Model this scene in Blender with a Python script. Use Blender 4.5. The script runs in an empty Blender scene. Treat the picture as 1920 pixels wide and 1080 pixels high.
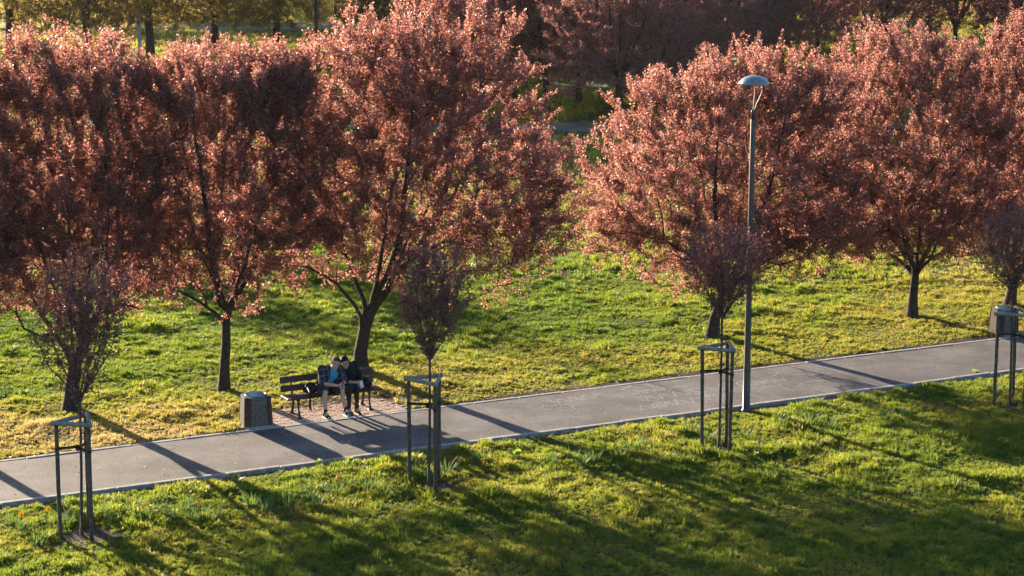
import bpy, bmesh, math, random
import numpy as np
from mathutils import Vector, Matrix

R = math.radians
scene = bpy.context.scene
C = bpy.context.collection

# ------------------------------------------------------------------ camera, sky, sun, exposure
FPX, YH, CH = 3800.0, -240.0, 10.5           # focal length in photo pixels, horizon row, camera height (m)
PITCH = math.atan((540 - YH) / FPX)
cam_d = bpy.data.cameras.new('camera')
cam_d.sensor_width = 36.0
cam_d.lens = 36.0 * FPX / 1920.0
cam_d.clip_end = 3000
cam_o = bpy.data.objects.new('camera', cam_d)
cam_o.location = (0, 0, CH)
cam_o.rotation_euler = (math.pi / 2 - PITCH, 0, 0)
C.objects.link(cam_o)
scene.camera = cam_o

SUN_AZ, SUN_EL = R(35.5), R(11.7)             # sun stands to the left of straight ahead, low
world = bpy.data.worlds.new('World')
scene.world = world
world.use_nodes = True
wn = world.node_tree
wn.nodes.clear()
w_out = wn.nodes.new('ShaderNodeOutputWorld')
w_bg = wn.nodes.new('ShaderNodeBackground')
w_sky = wn.nodes.new('ShaderNodeTexSky')
w_sky.sky_type = 'NISHITA'
w_sky.sun_disc = False
w_sky.sun_elevation = SUN_EL
w_sky.sun_rotation = -SUN_AZ
w_sky.ozone_density = 3.0
w_bg.inputs['Strength'].default_value = 0.07
wn.links.new(w_sky.outputs[0], w_bg.inputs[0])
wn.links.new(w_bg.outputs[0], w_out.inputs[0])

sun_d = bpy.data.lights.new('sun', 'SUN')
sun_d.energy = 5.0
sun_d.angle = R(0.55)
sun_d.color = (1.0, 0.80, 0.57)
sun_o = bpy.data.objects.new('sun', sun_d)
sun_dir = Vector((math.sin(SUN_AZ) * math.cos(SUN_EL), -math.cos(SUN_AZ) * math.cos(SUN_EL), -math.sin(SUN_EL)))
sun_o.rotation_euler = sun_dir.to_track_quat('-Z', 'Y').to_euler()
sun_o.location = (-20, 60, 30)
C.objects.link(sun_o)

scene.view_settings.view_transform = 'Standard'
scene.view_settings.look = 'None'
scene.view_settings.gamma = 1
scene.view_settings.exposure = 2.02
scene.render.engine = 'CYCLES'
cy = scene.cycles
cy.max_bounces = 7
cy.diffuse_bounces = 3
cy.glossy_bounces = 2
cy.transmission_bounces = 5
cy.transparent_max_bounces = 8
cy.use_denoising = True
cy.denoising_prefilter = 'NONE'
cy.caustics_reflective = False
cy.caustics_refractive = False

# ------------------------------------------------------------------ pixel -> place helpers
cp, sp = math.cos(PITCH), math.sin(PITCH)
CAM = np.array([0, 0, CH])


def ray(x, y):
    u = (x - 960) / FPX
    v = (540 - y) / FPX
    return np.array([u, cp + sp * v, -sp + cp * v])


def G(x, y, z=0.0):                            # photo pixel -> point on the level z
    r = ray(x, y)
    return CAM + r * ((z - CH) / r[2])


def atY(x, y, Y):                              # photo pixel -> point in the upright plane at distance Y
    r = ray(x, y)
    return CAM + r * (Y / r[1])


PA = G(0, 943.4)
_b = G(1917, 691.4)
PD = (_b - PA) / np.linalg.norm(_b - PA)       # along the path
PN = np.array([-PD[1], PD[0], 0])              # across the path, away from the camera
PATH_W = 2.52


def TN(t, n, z=0.0):
    q = PA + PD * t + PN * n
    return np.array([q[0], q[1], z])


def to_tn(X, Y):
    dx, dy = X - PA[0], Y - PA[1]
    return dx * PD[0] + dy * PD[1], dx * PN[0] + dy * PN[1]


_ng = {}


def vnoise(x, y, scale, seed=0):
    if seed not in _ng:
        _ng[seed] = np.random.default_rng(1000 + seed).random((256, 256))
    g = _ng[seed]
    u = np.asarray(x) / scale + 1000.37
    v = np.asarray(y) / scale + 1000.71
    i, j = np.floor(u).astype(int), np.floor(v).astype(int)
    a, b = u - i, v - j
    a, b = a * a * (3 - 2 * a), b * b * (3 - 2 * b)
    i0, i1, j0, j1 = i % 256, (i + 1) % 256, j % 256, (j + 1) % 256
    return (g[i0, j0] * (1 - a) + g[i1, j0] * a) * (1 - b) + (g[i0, j1] * (1 - a) + g[i1, j1] * a) * b


def ground_z(X, Y):
    t, n = to_tn(np.asarray(X, float), np.asarray(Y, float))
    und = (vnoise(X, Y, 3.1, 1) - .5) * .10 + (vnoise(X, Y, 1.1, 2) - .5) * .065 + (vnoise(X, Y, .4, 3) - .5) * .03
    dist = np.where(n < 1.26, -.04 - n, n - PATH_W - .04)
    k = np.clip(dist / 1.2, 0, 1)
    base = np.where(n < 1.26, -.035, -.012)
    z = base + und * k
    return np.where((n > -.05) & (n < PATH_W + .05), -.07, z)


SOIL = []                                      # (x, y, radius) bare soil rings round the young trees

# ------------------------------------------------------------------ materials


def new_mat(name):
    m = bpy.data.materials.new(name)
    m.use_nodes = True
    nt = m.node_tree
    nt.nodes.clear()
    out = nt.nodes.new('ShaderNodeOutputMaterial')
    return m, nt, out


def ramp(nt, fac, stops):
    r = nt.nodes.new('ShaderNodeValToRGB')
    while len(r.color_ramp.elements) < len(stops):
        r.color_ramp.elements.new(0.5)
    for e, (p, c) in zip(r.color_ramp.elements, stops):
        e.position = p
        e.color = (*c, 1)
    if fac is not None:
        nt.links.new(fac, r.inputs[0])
    return r.outputs[0]


def noise(nt, scale, detail=4, coord='Object', rough=.55, distort=0):
    tc = nt.nodes.new('ShaderNodeTexCoord')
    n = nt.nodes.new('ShaderNodeTexNoise')
    n.inputs['Scale'].default_value = scale
    n.inputs['Detail'].default_value = detail
    n.inputs['Roughness'].default_value = rough
    n.inputs['Distortion'].default_value = distort
    if coord == 'World':
        g = nt.nodes.new('ShaderNodeNewGeometry')
        nt.links.new(g.outputs['Position'], n.inputs['Vector'])
    else:
        nt.links.new(tc.outputs[coord], n.inputs['Vector'])
    return n.outputs['Fac']


def principled(nt, out, col, rough=.6, metal=0.0, spec=.4, bump=None, bstr=.3, bdist=.01):
    p = nt.nodes.new('ShaderNodeBsdfPrincipled')
    if isinstance(col, tuple):
        p.inputs['Base Color'].default_value = (*col, 1)
    else:
        nt.links.new(col, p.inputs['Base Color'])
    p.inputs['Roughness'].default_value = rough
    p.inputs['Metallic'].default_value = metal
    p.inputs['Specular IOR Level'].default_value = spec
    if bump is not None:
        b = nt.nodes.new('ShaderNodeBump')
        b.inputs['Strength'].default_value = bstr
        b.inputs['Distance'].default_value = bdist
        nt.links.new(bump, b.inputs['Height'])
        nt.links.new(b.outputs[0], p.inputs['Normal'])
    nt.links.new(p.outputs[0], out.inputs['Surface'])
    return p


def pmat(name, c1, c2, scale=20, rough=.7, metal=0.0, spec=.3, bstr=.3, bdist=.01, detail=5, coord='Object', lo=.3, hi=.7):
    m, nt, out = new_mat(name)
    f = noise(nt, scale, detail, coord)
    principled(nt, out, ramp(nt, f, [(lo, c1), (hi, c2)]), rough, metal, spec, f, bstr, bdist)
    return m


def leaf_mat(name, refl, trans, tmix=.5, rough=.5, spec=.35):
    m, nt, out = new_mat(name)
    g = nt.nodes.new('ShaderNodeNewGeometry')
    at = nt.nodes.new('ShaderNodeAttribute')
    at.attribute_type = 'INSTANCER'
    at.attribute_name = 'tint'
    ad = nt.nodes.new('ShaderNodeMath'); ad.operation = 'ADD'
    nt.links.new(g.outputs['Random Per Island'], ad.inputs[0])
    nt.links.new(at.outputs['Fac'], ad.inputs[1])
    fr = nt.nodes.new('ShaderNodeMath'); fr.operation = 'FRACT'
    nt.links.new(ad.outputs[0], fr.inputs[0])
    rnd = fr.outputs[0]
    k = len(refl)
    rc = ramp(nt, rnd, [(i / (k - 1), c) for i, c in enumerate(refl)])
    tcx = ramp(nt, rnd, [(i / (k - 1), c) for i, c in enumerate(trans)])
    p = nt.nodes.new('ShaderNodeBsdfPrincipled')
    nt.links.new(rc, p.inputs['Base Color'])
    p.inputs['Roughness'].default_value = rough
    p.inputs['Specular IOR Level'].default_value = spec
    tr = nt.nodes.new('ShaderNodeBsdfTranslucent')
    nt.links.new(tcx, tr.inputs['Color'])
    mx = nt.nodes.new('ShaderNodeMixShader')
    mx.inputs[0].default_value = tmix
    nt.links.new(p.outputs[0], mx.inputs[1])
    nt.links.new(tr.outputs[0], mx.inputs[2])
    nt.links.new(mx.outputs[0], out.inputs['Surface'])
    return m


M = {}
M['plum_leaf'] = leaf_mat('plum_leaf', [(.045, .031, .034), (.070, .046, .048), (.075, .052, .058), (.17, .115, .115)],
                          [(.36, .090, .060), (.62, .21, .155), (.78, .365, .31), (.92, .51, .43)], .41, .5, .45)
M['young_leaf'] = leaf_mat('young_leaf', [(.060, .038, .044), (.10, .056, .060), (.19, .12, .125)],
                           [(.30, .085, .065), (.48, .18, .14), (.62, .30, .25)], .40, .5, .45)
M['spring_leaf'] = leaf_mat('spring_leaf', [(.12, .10, .03), (.17, .135, .045), (.15, .10, .04)],
                            [(.36, .27, .06), (.46, .36, .10), (.38, .24, .08)], .5, .5, .3)
M['green_leaf'] = leaf_mat('green_leaf', [(.05, .09, .02), (.08, .12, .025), (.12, .14, .03)],
                           [(.22, .32, .04), (.40, .42, .05), (.5, .46, .06)], .5, .5, .3)
M['dark_leaf'] = leaf_mat('dark_leaf', [(.05, .045, .025), (.07, .055, .03), (.06, .04, .035)],
                          [(.22, .17, .03), (.30, .25, .05), (.40, .33, .06)], .35, .5, .3)
M['bark'] = pmat('bark', (.022, .015, .013), (.075, .055, .045), 18, .9, bstr=.9, bdist=.02)
M['young_bark'] = pmat('young_bark', (.045, .03, .026), (.13, .095, .085), 30, .8, bstr=.6)
M['stake'] = pmat('stake', (.055, .040, .030), (.155, .118, .09), 14, .8, bstr=.5)
M['rail'] = pmat('rail', (.17, .17, .165), (.34, .34, .33), 16, .75, bstr=.5)
M['strap'] = pmat('strap', (.012, .012, .013), (.022, .022, .024), 40, .6)
M['kerb'] = pmat('kerb', (.27, .25, .225), (.52, .485, .44), 9, .85, bstr=.4, coord='World')
M['paver'] = pmat('paver', (.34, .23, .18), (.56, .43, .36), 5, .85, bstr=.3, coord='World')
M['sand'] = pmat('sand', (.035, .027, .022), (.10, .075, .06), 25, .95, bstr=.6)
M['bench_wood'] = pmat('bench_wood', (.050, .022, .022), (.095, .045, .042), 12, .55, bstr=.25)
M['iron'] = pmat('iron', (.012, .011, .012), (.035, .030, .030), 25, .5, bstr=.2)
M['lamp_metal'] = pmat('lamp_metal', (.055, .05, .046), (.085, .078, .07), 10, .45, .2, .4, .08)
M['dome_metal'] = pmat('dome_metal', (.20, .24, .27), (.32, .37, .40), 12, .35, .5, .5, .05)
M['lens'] = pmat('lens', (.5, .5, .48), (.6, .6, .58), 5, .3)
M['aggregate'] = pmat('aggregate', (.03, .026, .023), (.25, .215, .185), 75, .9, bstr=.8, detail=3, lo=.38, hi=.64)
M['brown_plank'] = pmat('brown_plank', (.045, .020, .017), (.085, .038, .032), 14, .6)
M['liner'] = pmat('liner', (.24, .29, .32), (.36, .41, .44), 9, .35, .7, .5, .05)
M['soil'] = pmat('soil', (.035, .024, .018), (.13, .09, .07), 18, .95, bstr=1.0, bdist=.03)
M['litter'] = leaf_mat('litter', [(.16, .08, .06), (.26, .16, .13), (.32, .22, .21), (.20, .12, .08)],
                       [(.2, .1, .06), (.3, .2, .14), (.3, .2, .2), (.2, .12, .08)], .3)
M['petal'] = leaf_mat('petal', [(.62, .55, .54), (.7, .66, .64), (.5, .42, .42)], [(.5, .4, .4), (.5, .45, .45), (.4, .3, .3)], .3)
M['skin'] = pmat('skin', (.50, .30, .22), (.60, .38, .29), 9, .5, bstr=.05, spec=.4)
M['brown_hair'] = pmat('brown_hair', (.075, .030, .014), (.17, .072, .034), 60, .8, spec=.15, bstr=.5)
M['black_hair'] = pmat('black_hair', (.010, .008, .008), (.026, .020, .018), 60, .75, spec=.15, bstr=.5)
M['tee'] = pmat('tee', (.035, .27, .42), (.05, .36, .54), 14, .85, bstr=.4, bdist=.02)
M['shorts'] = pmat('shorts', (.030, .027, .028), (.055, .048, .048), 16, .9, bstr=.4, bdist=.02)
M['black_cloth'] = pmat('black_cloth', (.008, .008, .009), (.020, .019, .020), 14, .8, bstr=.4, bdist=.02)
M['skirt'] = pmat('skirt', (.010, .013, .028), (.05, .06, .10), 30, .7, bstr=.4)
M['tights'] = pmat('tights', (.010, .010, .011), (.022, .021, .022), 30, .55)
M['boot'] = pmat('boot', (.06, .022, .014), (.11, .042, .026), 20, .5)
M['shoe_black'] = pmat('shoe_black', (.010, .010, .011), (.024, .024, .026), 30, .5)
M['white'] = pmat('white', (.66, .64, .62), (.78, .77, .75), 20, .5)
M['eye'] = pmat('eye', (.02, .012, .01), (.04, .025, .02), 20, .3)
M['lips'] = pmat('lips', (.30, .11, .09), (.36, .14, .11), 20, .45)
M['phone'] = pmat('phone', (.012, .012, .014), (.02, .02, .022), 20, .2)
M['daffodil_leaf'] = leaf_mat('daffodil_leaf', [(.05, .12, .055), (.07, .15, .06), (.10, .17, .06)],
                              [(.10, .22, .06), (.16, .28, .07), (.22, .30, .08)], .4, .6, .2)
M['daffodil_flower'] = leaf_mat('daffodil_flower', [(.80, .52, .05), (.80, .62, .10)], [(.8, .52, .06), (.85, .62, .12)], .4)
M['weed_leaf'] = leaf_mat('weed_leaf', [(.10, .20, .04), (.15, .26, .05)], [(.28, .42, .06), (.4, .52, .08)], .45)
M['dark_wall'] = pmat('dark_wall', (.045, .026, .020), (.075, .045, .036), 3, .9)
M['roof'] = pmat('roof', (.05, .03, .025), (.08, .05, .04), 4, .9)
M['pale_pole'] = pmat('pale_pole', (.34, .35, .36), (.45, .46, .46), 6, .5, .2)
M['door_panel'] = pmat('door_panel', (.03, .02, .017), (.05, .032, .026), 4, .7)


def asphalt_mat():
    m, nt, out = new_mat('asphalt')
    big = noise(nt, .9, 9, 'World', .68)
    fine = noise(nt, 38, 4, 'World', .8)
    c1 = ramp(nt, big, [(.34, (.075, .074, .079)), (.5, (.128, .125, .130)), (.66, (.195, .188, .190))])
    c2 = ramp(nt, fine, [(.32, (.5, .5, .5)), (.5, (1, 1, 1)), (.68, (1.9, 1.85, 1.8))])
    mx = nt.nodes.new('ShaderNodeMixRGB')
    mx.blend_type = 'MULTIPLY'
    mx.inputs[0].default_value = .8
    nt.links.new(c1, mx.inputs[1])
    nt.links.new(c2, mx.inputs[2])
    principled(nt, out, mx.outputs[0], .82, 0, .3, fine, .5, .006)
    return m


M['asphalt'] = asphalt_mat()


def ground_mat():
    m, nt, out = new_mat('ground')
    a = nt.nodes.new('ShaderNodeAttribute')
    a.attribute_name = 'soil'
    n1 = noise(nt, 1.3, 5, 'World')
    n2 = noise(nt, 14, 5, 'World', .7)
    g = ramp(nt, n1, [(.3, (.040, .060, .012)), (.5, (.07, .08, .018)), (.7, (.105, .095, .03))])
    s = ramp(nt, n2, [(.3, (.028, .020, .016)), (.5, (.080, .058, .046)), (.72, (.21, .165, .14))])
    mx = nt.nodes.new('ShaderNodeMixRGB')
    nt.links.new(a.outputs['Fac'], mx.inputs[0])
    nt.links.new(g, mx.inputs[1])
    nt.links.new(s, mx.inputs[2])
    principled(nt, out, mx.outputs[0], .95, 0, .15, n2, .8, .03)
    return m


def grass_mat():
    m, nt, out = new_mat('grass')
    a = nt.nodes.new('ShaderNodeAttribute')
    a.attribute_type = 'INSTANCER'
    a.attribute_name = 'tint'
    rc = ramp(nt, a.outputs['Fac'], [(0, (.030, .070, .012)), (.35, (.085, .135, .020)), (.7, (.19, .18, .045)), (1, (.42, .33, .16))])
    tc = ramp(nt, a.outputs['Fac'], [(0, (.11, .23, .018)), (.35, (.34, .45, .032)), (.7, (.58, .50, .075)), (1, (.75, .58, .27))])
    p = nt.nodes.new('ShaderNodeBsdfPrincipled')
    nt.links.new(rc, p.inputs['Base Color'])
    p.inputs['Roughness'].default_value = .5
    p.inputs['Specular IOR Level'].default_value = .3
    tr = nt.nodes.new('ShaderNodeBsdfTranslucent')
    nt.links.new(tc, tr.inputs['Color'])
    mx = nt.nodes.new('ShaderNodeMixShader')
    mx.inputs[0].default_value = .5
    nt.links.new(p.outputs[0], mx.inputs[1])
    nt.links.new(tr.outputs[0], mx.inputs[2])
    nt.links.new(mx.outputs[0], out.inputs['Surface'])
    return m


def chalk_mat():
    m, nt, out = new_mat('chalk')
    d = nt.nodes.new('ShaderNodeBsdfDiffuse')
    d.inputs[0].default_value = (.55, .56, .58, 1)
    t = nt.nodes.new('ShaderNodeBsdfTransparent')
    mx = nt.nodes.new('ShaderNodeMixShader')
    f = noise(nt, 30, 4, 'World', .7)
    k = ramp(nt, f, [(.36, (0, 0, 0)), (.66, (.75, .75, .75))])
    nt.links.new(k, mx.inputs[0])
    nt.links.new(t.outputs[0], mx.inputs[1])
    nt.links.new(d.outputs[0], mx.inputs[2])
    nt.links.new(mx.outputs[0], out.inputs['Surface'])
    return m


def plaid_mat():
    m, nt, out = new_mat('plaid')
    tc = nt.nodes.new('ShaderNodeTexCoord')
    sep = nt.nodes.new('ShaderNodeSeparateXYZ')
    nt.links.new(tc.outputs['Object'], sep.inputs[0])
    acc = None
    for axis, k, off in (('X', 10.5, .2), ('Z', 10.5, .6), ('Y', 10.5, .1)):
        mu = nt.nodes.new('ShaderNodeMath'); mu.operation = 'MULTIPLY_ADD'
        mu.inputs[1].default_value = k; mu.inputs[2].default_value = off
        nt.links.new(sep.outputs[axis], mu.inputs[0])
        fr = nt.nodes.new('ShaderNodeMath'); fr.operation = 'FRACT'
        nt.links.new(mu.outputs[0], fr.inputs[0])
        lt = nt.nodes.new('ShaderNodeMath'); lt.operation = 'LESS_THAN'; lt.inputs[1].default_value = .085
        nt.links.new(fr.outputs[0], lt.inputs[0])
        if acc is None:
            acc = lt.outputs[0]
        else:
            mxx = nt.nodes.new('ShaderNodeMath'); mxx.operation = 'MAXIMUM'
            nt.links.new(acc, mxx.inputs[0]); nt.links.new(lt.outputs[0], mxx.inputs[1])
            acc = mxx.outputs[0]
    n = noise(nt, 16, 4)
    base = ramp(nt, n, [(.3, (.012, .014, .022)), (.7, (.05, .045, .055))])
    mx = nt.nodes.new('ShaderNodeMixRGB')
    mx.inputs[2].default_value = (.17, .17, .20, 1)
    nt.links.new(acc, mx.inputs[0])
    nt.links.new(base, mx.inputs[1])
    principled(nt, out, mx.outputs[0], .9, 0, .2, n, .5, .02)
    return m


M['ground'] = ground_mat()
M['grass'] = grass_mat()
M['chalk'] = chalk_mat()
M['plaid'] = plaid_mat()

# ------------------------------------------------------------------ mesh helpers


def mesh_np(name, V, F, smooth=False):
    """V (n,3) array, F (m,k) array with k constant"""
    V = np.asarray(V, np.float32)
    F = np.asarray(F, np.int32)
    me = bpy.data.meshes.new(name)
    me.vertices.add(len(V))
    me.vertices.foreach_set('co', V.ravel())
    k = F.shape[1]
    me.loops.add(F.size)
    me.loops.foreach_set('vertex_index', F.ravel())
    me.polygons.add(len(F))
    me.polygons.foreach_set('loop_start', np.arange(len(F), dtype=np.int32) * k)
    me.polygons.foreach_set('loop_total', np.full(len(F), k, np.int32))
    if smooth:
        me.polygons.foreach_set('use_smooth', np.ones(len(F), bool))
    me.update(calc_edges=True)
    return me


def link(name, me, mat=None, parent=None):
    o = bpy.data.objects.new(name, me)
    C.objects.link(o)
    if mat is not None and me is not None and not me.materials:
        me.materials.append(M[mat])
    if parent is not None:
        o.parent = parent
    return o


def empty(name, loc, rz=0.0):
    o = bpy.data.objects.new(name, None)
    o.empty_display_size = .2
    o.location = loc
    o.rotation_euler = (0, 0, rz)
    C.objects.link(o)
    return o


def tag(o, label, cat, group=None):
    o['label'] = label
    o['category'] = cat
    if group:
        o['group'] = group
    return o


def structure(o):
    o['kind'] = 'structure'
    return o


def stuff(o):
    o['kind'] = 'stuff'
    return o


class MB:
    """collects closed shapes into one mesh"""

    def __init__(self):
        self.v, self.f = [], []

    def _add(self, vs, fs):
        b = len(self.v)
        self.v += [tuple(map(float, v)) for v in vs]
        self.f += [tuple(i + b for i in f) for f in fs]
        return self

    def box(self, c, s, rot=None, bev=0.0):
        bm = bmesh.new()
        bmesh.ops.create_cube(bm, size=1)
        bmesh.ops.scale(bm, vec=s, verts=bm.verts)
        if bev:
            bmesh.ops.bevel(bm, geom=list(bm.edges), offset=bev, segments=1, affect='EDGES', profile=.5)
        mt = Matrix.Translation(c)
        if rot is not None:
            mt = mt @ rot
        bm.transform(mt)
        bm.verts.index_update()
        self._add([v.co[:] for v in bm.verts], [[v.index for v in f.verts] for f in bm.faces])
        bm.free()
        return self

    def tube(self, pts, rad, sides=10, cap=True, flat=1.0):
        pts = [Vector(p) for p in pts]
        if not hasattr(rad, '__len__'):
            rad = [rad] * len(pts)
        up = Vector((0, 0, 1))
        vs, fs = [], []
        ref = None
        for i, p in enumerate(pts):
            t = (pts[min(i + 1, len(pts) - 1)] - pts[max(i - 1, 0)]).normalized()
            if ref is None:
                ref = t.orthogonal().normalized() if abs(t.dot(up)) > .95 else up.cross(t).normalized()
            x = (ref - t * ref.dot(t)).normalized()
            y = t.cross(x)
            ref = x
            for k in range(sides):
                a = 2 * math.pi * k / sides
                vs.append(p + (x * math.cos(a) + y * math.sin(a) * flat) * rad[i])
        for i in range(len(pts) - 1):
            for k in range(sides):
                a, b = i * sides + k, i * sides + (k + 1) % sides
                fs.append((a, b, b + sides, a + sides))
        if cap:
            fs.append(tuple(reversed(range(sides))))
            fs.append(tuple(range((len(pts) - 1) * sides, len(pts) * sides)))
        return self._add(vs, fs)

    def lathe(self, prof, sides=24, c=(0, 0, 0), cap=True):
        vs, fs = [], []
        for r, z in prof:
            for k in range(sides):
                a = 2 * math.pi * k / sides
                vs.append((c[0] + r * math.cos(a), c[1] + r * math.sin(a), c[2] + z))
        for i in range(len(prof) - 1):
            for k in range(sides):
                a, b = i * sides + k, i * sides + (k + 1) % sides
                fs.append((a, b, b + sides, a + sides))
        if cap:
            fs.append(tuple(reversed(range(sides))))
            fs.append(tuple(range((len(prof) - 1) * sides, len(prof) * sides)))
        return self._add(vs, fs)

    def ball(self, c, r, rot=None, seg=14, rings=9):
        if not hasattr(r, '__len__'):
            r = (r, r, r)
        vs, fs = [], []
        for i in range(1, rings):
            th = math.pi * i / rings
            for k in range(seg):
                a = 2 * math.pi * k / seg
                vs.append(Vector((r[0] * math.sin(th) * math.cos(a), r[1] * math.sin(th) * math.sin(a), r[2] * math.cos(th))))
        top, bot = len(vs), len(vs) + 1
        vs += [Vector((0, 0, r[2])), Vector((0, 0, -r[2]))]
        for i in range(rings - 2):
            for k in range(seg):
                a, b = i * seg + k, i * seg + (k + 1) % seg
                fs.append((a, a + seg, b + seg, b))
        for k in range(seg):
            fs.append((top, k, (k + 1) % seg))
            fs.append((bot, (rings - 2) * seg + (k + 1) % seg, (rings - 2) * seg + k))
        if rot is not None:
            vs = [rot @ v for v in vs]
        return self._add([v + Vector(c) for v in vs], fs)

    def limb(self, pts, rad):
        """round-ended tapered chain"""
        self.tube(pts, rad, 12)
        for p, r in zip(pts, rad):
            self.ball(p, r)
        return self

    def mesh(self, name, smooth=False):
        me = bpy.data.meshes.new(name)
        me.from_pydata(self.v, [], self.f)
        if smooth:
            for p in me.polygons:
                p.use_smooth = True
        me.update()
        return me

    def build(self, name, mat, parent=None, smooth=False):
        return link(name, self.mesh(name, smooth), mat, parent)

    def fused(self, name, mat, parent=None, voxel=.008, smooth=6):
        """the overlapping shapes become one continuous skin"""
        tmp = bpy.data.objects.new('tmp', self.mesh('tmp'))
        C.objects.link(tmp)
        r = tmp.modifiers.new('r', 'REMESH')
        r.mode = 'VOXEL'
        r.voxel_size = voxel
        s = tmp.modifiers.new('s', 'SMOOTH')
        s.factor = .5
        s.iterations = smooth
        dg = bpy.context.evaluated_depsgraph_get()
        me = bpy.data.meshes.new_from_object(tmp.evaluated_get(dg))
        bpy.data.objects.remove(tmp)
        me.name = name
        me.polygons.foreach_set('use_smooth', np.ones(len(me.polygons), bool))
        return link(name, me, mat, parent)


# ------------------------------------------------------------------ ground sheet
def axis(lo, hi, fine, far, grow=1.25):
    core = list(np.arange(lo, hi + fine / 2, fine))
    a, s = [], fine
    x = core[0]
    while x > -far:
        s *= grow
        x -= s
        a.append(x)
    b, s, x = [], fine, core[-1]
    while x < far:
        s *= grow
        x += s
        b.append(x)
    return np.array(a[::-1] + core + b)


guards = [  # (corner tops read off the photo, stake height)
    [(-7.296, 31.21), (-6.714, 31.076), (-6.891, 31.706)],
    [(-1.815, 34.084), (-1.309, 33.685), (-1.253, 34.323)],
    [(3.488, 36.398), (4.058, 36.173), (4.03, 36.787)],
    [(9.649, 39.366), (10.257, 39.169), (10.142, 39.869)]]
for gpts in guards:
    gx, gy = np.mean([p[0] for p in gpts]), np.mean([p[1] for p in gpts])
    SOIL.append((gx + .08, gy - .03, .20))


def soil_amount(X, Y):
    t, n = to_tn(X, Y)
    jit = (vnoise(X, Y, .35, 5) - .5) * .22 + (vnoise(X, Y, 1.3, 6) - .5) * .16
    near = 1 - np.clip((-n - .08 + jit - .14) / .14, 0, 1)
    near = np.where(n < 1.26, near, 0)
    wid = .06 + .20 * np.clip((t - 8.2) / 2.0, 0, 1)
    far = 1 - np.clip((n - PATH_W + jit - wid) / .15, 0, 1)
    far = np.where(n >= 1.26, far, 0)
    s = np.maximum(near, far)
    for sx, sy, sr in SOIL:
        q = np.hypot(X - sx, (Y - sy)) + jit * .9
        s = np.maximum(s, 1 - np.clip((q + jit * .8 - sr) / .35, 0, 1))
    # trodden, leaf-strewn ground round the bench paving
    q = np.hypot((t - 7.5) / 1.9, (n - 3.3) / .80) + jit * 1.4
    s = np.maximum(s, .9 * (1 - np.clip((q - .85) / .3, 0, 1)))
    return np.clip(s, 0, 1)


ta, na = axis(-6, 34, .16, 380), axis(-9, 30, .16, 420)
TT, NN = np.meshgrid(ta, na, indexing='ij')
GX = PA[0] + PD[0] * TT + PN[0] * NN
GY = PA[1] + PD[1] * TT + PN[1] * NN
GZ = ground_z(GX, GY)
GV = np.stack([GX.ravel(), GY.ravel(), GZ.ravel()], 1)
ni, nj = TT.shape
ii, jj = np.meshgrid(np.arange(ni - 1), np.arange(nj - 1), indexing='ij')
q0 = (ii * nj + jj).ravel()
GF = np.stack([q0, q0 + nj, q0 + nj + 1, q0 + 1], 1)
gme = mesh_np('lawn_ground', GV, GF, True)
at = gme.attributes.new('soil', 'FLOAT', 'POINT')
at.data.foreach_set('value', soil_amount(GX.ravel(), GY.ravel()).astype(np.float32))
structure(link('ground', gme, 'ground'))

# ------------------------------------------------------------------ path with its kerb stones
T0, T1 = -14.0, 44.0


def strip(name, quad_pts, thick, mat, parent=None):
    v = [tuple(p) for p in quad_pts] + [(p[0], p[1], p[2] - thick) for p in quad_pts]
    f = [(0, 1, 2, 3), (7, 6, 5, 4), (0, 4, 5, 1), (1, 5, 6, 2), (2, 6, 7, 3), (3, 7, 4, 0)]
    me = bpy.data.meshes.new(name)
    me.from_pydata(v, [], f)
    return link(name, me, mat, parent)


path = structure(strip('path', [TN(T0, .045), TN(T1, .045), TN(T1, PATH_W - .045), TN(T0, PATH_W - .045)], .2, 'asphalt'))
rnd = random.Random(4)
kerb_me = []
for k in range(4):
    kerb_me.append(MB().box((0, 0, 0), (.990 - .003 * k, .100, .22), bev=.009).mesh('kerb_stone'))
    kerb_me[-1].materials.append(M['kerb'])
ang = math.atan2(PD[1], PD[0])
for n0, ztop in ((-.008, .014), (PATH_W + .008, .010)):
    t = T0 + 6
    while t < T1 - 6:
        o = link('kerb_stone', rnd.choice(kerb_me), None, path)
        q = TN(t + .5, n0 + rnd.uniform(-.006, .006), ztop - .11 + rnd.uniform(-.006, .005))
        o.location = q
        o.rotation_euler = (0, rnd.uniform(-.004, .004), ang + rnd.uniform(-.006, .006))
        t += 1.0

# chalk drawings, worn, on the asphalt
def ribbon(mb, pts, w, z):
    pts = [np.array(p) for p in pts]
    vs, fs = [], []
    for i, p in enumerate(pts):
        d = pts[min(i + 1, len(pts) - 1)] - pts[max(i - 1, 0)]
        d = d / (np.linalg.norm(d) + 1e-9)
        nn = np.array([-d[1], d[0]])
        vs += [(*(p + nn * w / 2), z), (*(p - nn * w / 2), z)]
    for i in range(len(pts) - 1):
        fs.append((2 * i, 2 * i + 1, 2 * i + 3, 2 * i + 2))
    mb._add(vs, fs)


ck = MB()
rc = random.Random(11)


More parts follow.
